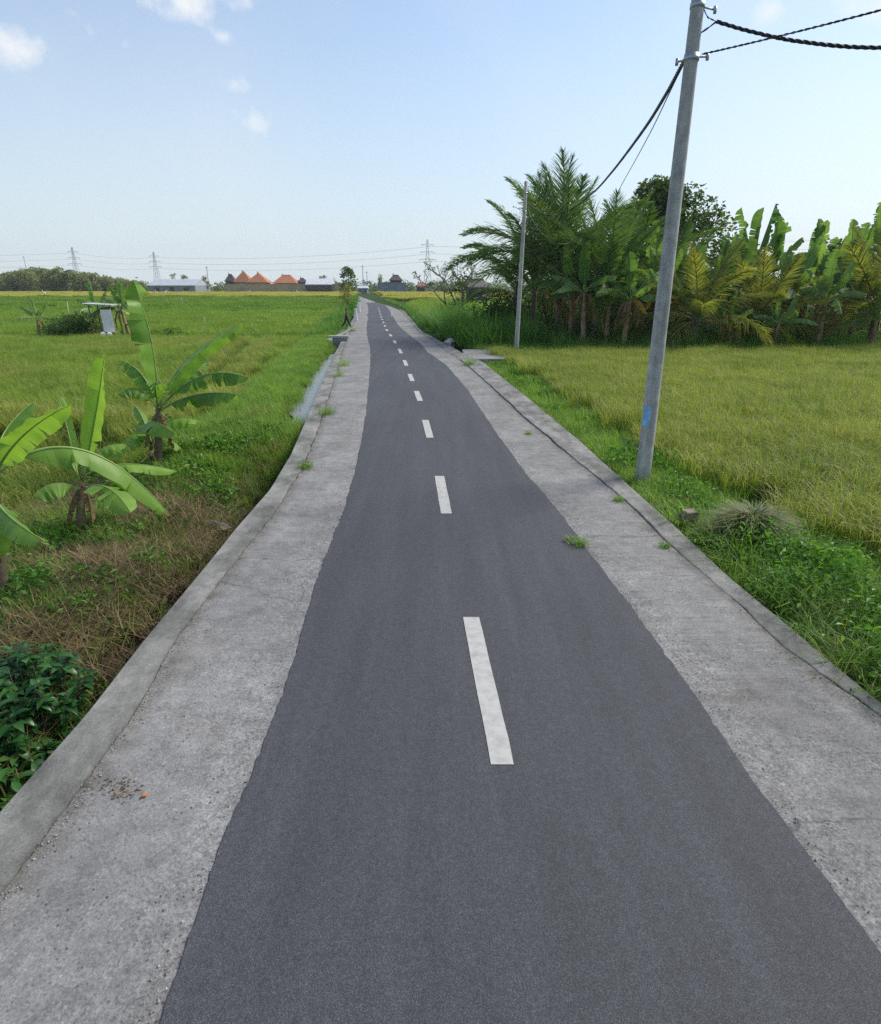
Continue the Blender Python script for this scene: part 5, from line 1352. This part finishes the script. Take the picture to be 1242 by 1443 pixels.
# the wood on the left reads as one mass
mb = MB()
ridge = [(-60, 387), (0, 386), (30, 379), (60, 376), (95, 377), (125, 382), (150, 386), (175, 390), (195, 396)]
for k in range(150):
    px = rng.uniform(-60, 200); Y = rng.uniform(300, 400); ty = np.interp(px, [r[0] for r in ridge], [r[1] for r in ridge]) + (rng.uniform(0, 16) if k > 60 else rng.uniform(-2.5, 7)) 
    if k % 3 == 0: Y = rng.uniform(296, 312)
    p = at(px, 410, Y); zt = at(px, ty, Y)[2]; R = rng.uniform(2.2, 4.6)
    n = 260; P = blob_pts(n, (p[0], Y, max(zt - R, 1.0)), (R, R, R * .9))
    mb.leaves(P, rng.uniform(.7, 1.5, n), .6, np.clip(rng.normal(rng.uniform(.2, .8), .15, n), 0, 1))
    n = 110; P = np.column_stack([rng.normal(p[0], R * .7, n), rng.normal(Y, R * .7, n), rng.uniform(0, max(zt - R, 1), n)])
    mb.leaves(P, rng.uniform(.7, 1.5, n), .6, np.clip(rng.normal(.3, .15, n), 0, 1))
tag(mb.build('distant_wood', [M_far]), 'wooded rise on the left horizon behind the yellow rice', 'wood', kind='stuff')
# low tree belt closing the horizon
mb = MB()
for k in range(260):
    px = rng.uniform(-100, 1400); Y = rng.uniform(420, 620); R = rng.uniform(3, 6.5); p = at(px, 408, Y)
    n = 90; P = blob_pts(n, (p[0], Y, R * rng.uniform(.3, .75)), (R * 1.8, R, R * .8)); mb.leaves(P, rng.uniform(1.2, 2.6, n), .6, np.clip(rng.normal(rng.uniform(.2, .7), .15, n), 0, 1))
tag(mb.build('horizon_trees', [M_far]), 'low belt of trees closing the horizon behind the village', 'wood', kind='stuff')

# pylons and their lines
M_lattice = plain('pylon_steel', (.33, .36, .40), .6, .1)
def pylon(px, topy, Y, label, half=4.2, arms=((.62, 7.5), (.76, 6.5), (.90, 5.5))):
    p = at(px, topy, Y); h = p[2] + 1.0; root = empty('pylon', (p[0], Y, -1.0)); tag(root, label, 'pylon', 'lattice pylons on the horizon')
    mb = MB(); r = .16
    def wd(f): return half * (1 - f) ** 1.3 * .9 + .55
    lv = np.linspace(0, 1, 11)
    for sx in (-1, 1):
        for sy in (-1, 1):
            mb.tube([[sx * wd(f), sy * wd(f), h * f] for f in lv], r, 4)
    for a_, b_ in zip(lv[:-1], lv[1:]):
        wa, wb = wd(a_), wd(b_)
        for s in (-1, 1):
            mb.tube([[-wa, s * wa, h * a_], [wb, s * wb, h * b_]], r * .6, 4); mb.tube([[wa, s * wa, h * a_], [-wb, s * wb, h * b_]], r * .6, 4)
            mb.tube([[s * wa, -wa, h * a_], [s * wb, wb, h * b_]], r * .6, 4)
    mb.build('lattice_tower', [M_lattice], root)
    for f, l in arms:
        m2 = MB()
        for s in (-1, 1): m2.tube([[0, 0, h * f + .8], [s * l, 0, h * f]], r * .7, 4); m2.tube([[0, 0, h * f - .4], [s * l, 0, h * f]], r * .7, 4); m2.tube([[s * l, 0, h * f], [s * l, 0, h * f - 1.6]], .2, 5)
        m2.build('cross_arm', [M_lattice], root)
    return np.array([p[0], Y, -1.0]), h, arms
pys = [pylon(101, 348, 760, 'lattice pylon above the wooded rise on the left'), pylon(216, 355, 780, 'lattice pylon rising behind the grey warehouse'), pylon(602.5, 337, 620, 'tall lattice pylon on the horizon right of the road end', 4.2)]
ends = [(np.array([-900., 800, -1]), 45, pys[0][2])] + pys + [(np.array([330., 540, -1]), 47, pys[0][2])]
names_ = ['left of the wooded rise', 'between the two left pylons', 'across the road between warehouse pylon and tall pylon', 'from the tall pylon to the right behind the grove']
for k in range(4):
    (pa, ha, ar), (pb_, hb, _) = ends[k], ends[k + 1]
    for q, (f, l) in enumerate(ar):
        mb = MB(); a_ = pa + [-l if False else l * .5, 0, ha * f - 1.6]; b_ = pb_ + [l * .5, 0, hb * f - 1.6]
        mb.tube(sag(a_, b_, 3.0 if k != 2 else 5.0, 24), .085, 4)
        tag(mb.build('transmission_line', [M_lattice]), ('lowest', 'middle', 'topmost')[q] + ' transmission line ' + names_[k], 'power line', 'transmission lines between the pylons')
for px, ty, Y, lab in ((33, 361, 420, 'thin mast standing at the left end of the wooded rise'), (511, 373.5, 300, 'thin pole at the end of the road left of the dark house'), (517, 382, 330, 'shorter thin pole beside the one at the road end'), (291, 375, 330, 'thin pole above the trees right of the warehouse')):
    p = at(px, ty, Y); mb = MB(); mb.tube([[0, 0, 0], [0, 0, p[2]]], [.22, .14], 6); mb.box((0, 0, p[2] - .6), (1.6, .15, .15))
    o = mb.build('distant_pole', [M_lattice]); o.location = (p[0], Y, 0); tag(o, lab, 'pole', 'thin poles on the horizon')

# ------------------------------------------------------------------ humid air
mb = MB(); mb.box((0, 600, 38), (2600, 1400, 84)); hz = mb.build('haze', [])
m = bpy.data.materials.new('humid_air'); m.use_nodes = True; t_ = m.node_tree; t_.nodes.clear()
o_ = t_.nodes.new('ShaderNodeOutputMaterial'); v_ = t_.nodes.new('ShaderNodeVolumePrincipled')
v_.inputs['Color'].default_value = (.92, .95, 1, 1); v_.inputs['Density'].default_value = .00020; v_.inputs['Anisotropy'].default_value = .2
t_.links.new(v_.outputs[0], o_.inputs['Volume']); hz.data.materials.append(m); tag(hz, 'thin humid haze over the fields', 'haze', kind='stuff')

# ------------------------------------------------------------------ light, sky
SUN_AZ, SUN_EL = rad(62), rad(44)
sdir = Vector((math.sin(SUN_AZ) * math.cos(SUN_EL), math.cos(SUN_AZ) * math.cos(SUN_EL), math.sin(SUN_EL)))
L = bpy.data.lights.new('sun', 'SUN'); L.energy = 2.7; L.angle = rad(22); L.color = (1, .925, .82)
lo_ = bpy.data.objects.new('sun', L); COL.objects.link(lo_); lo_.rotation_euler = sdir.to_track_quat('Z', 'Y').to_euler(); lo_.location = (20, 10, 40)
w = bpy.data.worlds.new('World'); scene.world = w; w.use_nodes = True
nt = w.node_tree; nt.nodes.clear()
out = nt.nodes.new('ShaderNodeOutputWorld'); bg = nt.nodes.new('ShaderNodeBackground'); nt.links.new(bg.outputs[0], out.inputs[0])
sky = N(nt, 'ShaderNodeTexSky', sky_type='NISHITA'); sky.sun_disc = False
sky.sun_elevation = SUN_EL; sky.sun_rotation = SUN_AZ; sky.air_density = 1.0; sky.dust_density = .6; sky.ozone_density = 1.5; sky.altitude = 50
tc = N(nt, 'ShaderNodeTexCoord'); dirv = tc.outputs['Generated']
acc = None
for px, py, r, st in [(262, 8, .060, .95), (345, -4, .055, .9), (225, -10, .045, .7), (6, 60, .05, .55), (48, 72, .04, .4), (330, 160, .03, .35), (110, 30, .05, .35), (314, 52, .02, .6), (352, 171, .045, .85), (330, 122, .03, .65), (1085, 14, .04, .7), (1240, 10, .05, .5), (180, 66, .02, .3), (1210, -10, .06, .6)]:
    c = Vector(ray(px, py)).normalized()
    sb = N(nt, 'ShaderNodeVectorMath', operation='SUBTRACT'); nt.links.new(dirv, sb.inputs[0]); sb.inputs[1].default_value = c
    ms = N(nt, 'ShaderNodeVectorMath', operation='MULTIPLY'); nt.links.new(sb.outputs[0], ms.inputs[0]); ms.inputs[1].default_value = (1, 1, 1.5)
    ln = N(nt, 'ShaderNodeVectorMath', operation='LENGTH'); nt.links.new(ms.outputs[0], ln.inputs[0])
    v = math_(nt, 'MULTIPLY', math_(nt, 'SUBTRACT', 1.0, math_(nt, 'DIVIDE', ln.outputs['Value'], r), True), st)
    acc = v if acc is None else math_(nt, 'MAXIMUM', acc, v)
nz = noise(nt, dirv, 14, 8, .62)
cm = math_(nt, 'MULTIPLY', acc, 1.0)
dens = math_(nt, 'ADD', cm, math_(nt, 'MULTIPLY', math_(nt, 'SUBTRACT', nz, .5), 2.6))
cf = math_(nt, 'MULTIPLY', ramp(nt, dens, [(.30, 0.0), (1.0, .9)]), ramp(nt, acc, [(.0, .0), (.25, 1.)]))
veil = ramp(nt, noise(nt, dirv, 3.0, 5, .55), [(.45, 0.0), (.8, .18)])
cf = math_(nt, 'MAXIMUM', cf, veil)
sx = N(nt, 'ShaderNodeSeparateXYZ'); nt.links.new(dirv, sx.inputs[0])
# pale humid air towards the horizon, paler on the sun's side
hz_ = ramp(nt, sx.outputs['Z'], [(.0, .93), (.10, .72), (.30, .30), (.55, .0)])
dt = N(nt, 'ShaderNodeVectorMath', operation='DOT_PRODUCT'); nt.links.new(dirv, dt.inputs[0]); dt.inputs[1].default_value = sdir
sunny = ramp(nt, dt.outputs['Value'], [(.50, 0.0), (.99, .62)])
air = mix(nt, sunny, (3.5, 4.05, 4.4), (5.1, 5.25, 5.3))
skyc = mix(nt, math_(nt, 'MAXIMUM', hz_, sunny), sky.outputs[0], air)
skyc = mix(nt, cf, skyc, (5.0, 5.1, 5.2))
nt.links.new(skyc, bg.inputs[0]); bg.inputs[1].default_value = .122

scene.view_settings.view_transform = 'Standard'; scene.view_settings.look = 'None'
scene.view_settings.exposure = 0.65; scene.view_settings.gamma = 1.0
scene.cycles.use_denoising = False
scene.cycles.max_bounces = 6; scene.cycles.diffuse_bounces = 3; scene.cycles.transparent_max_bounces = 6; scene.cycles.transmission_bounces = 4
scene.cycles.sample_clamp_indirect = 6
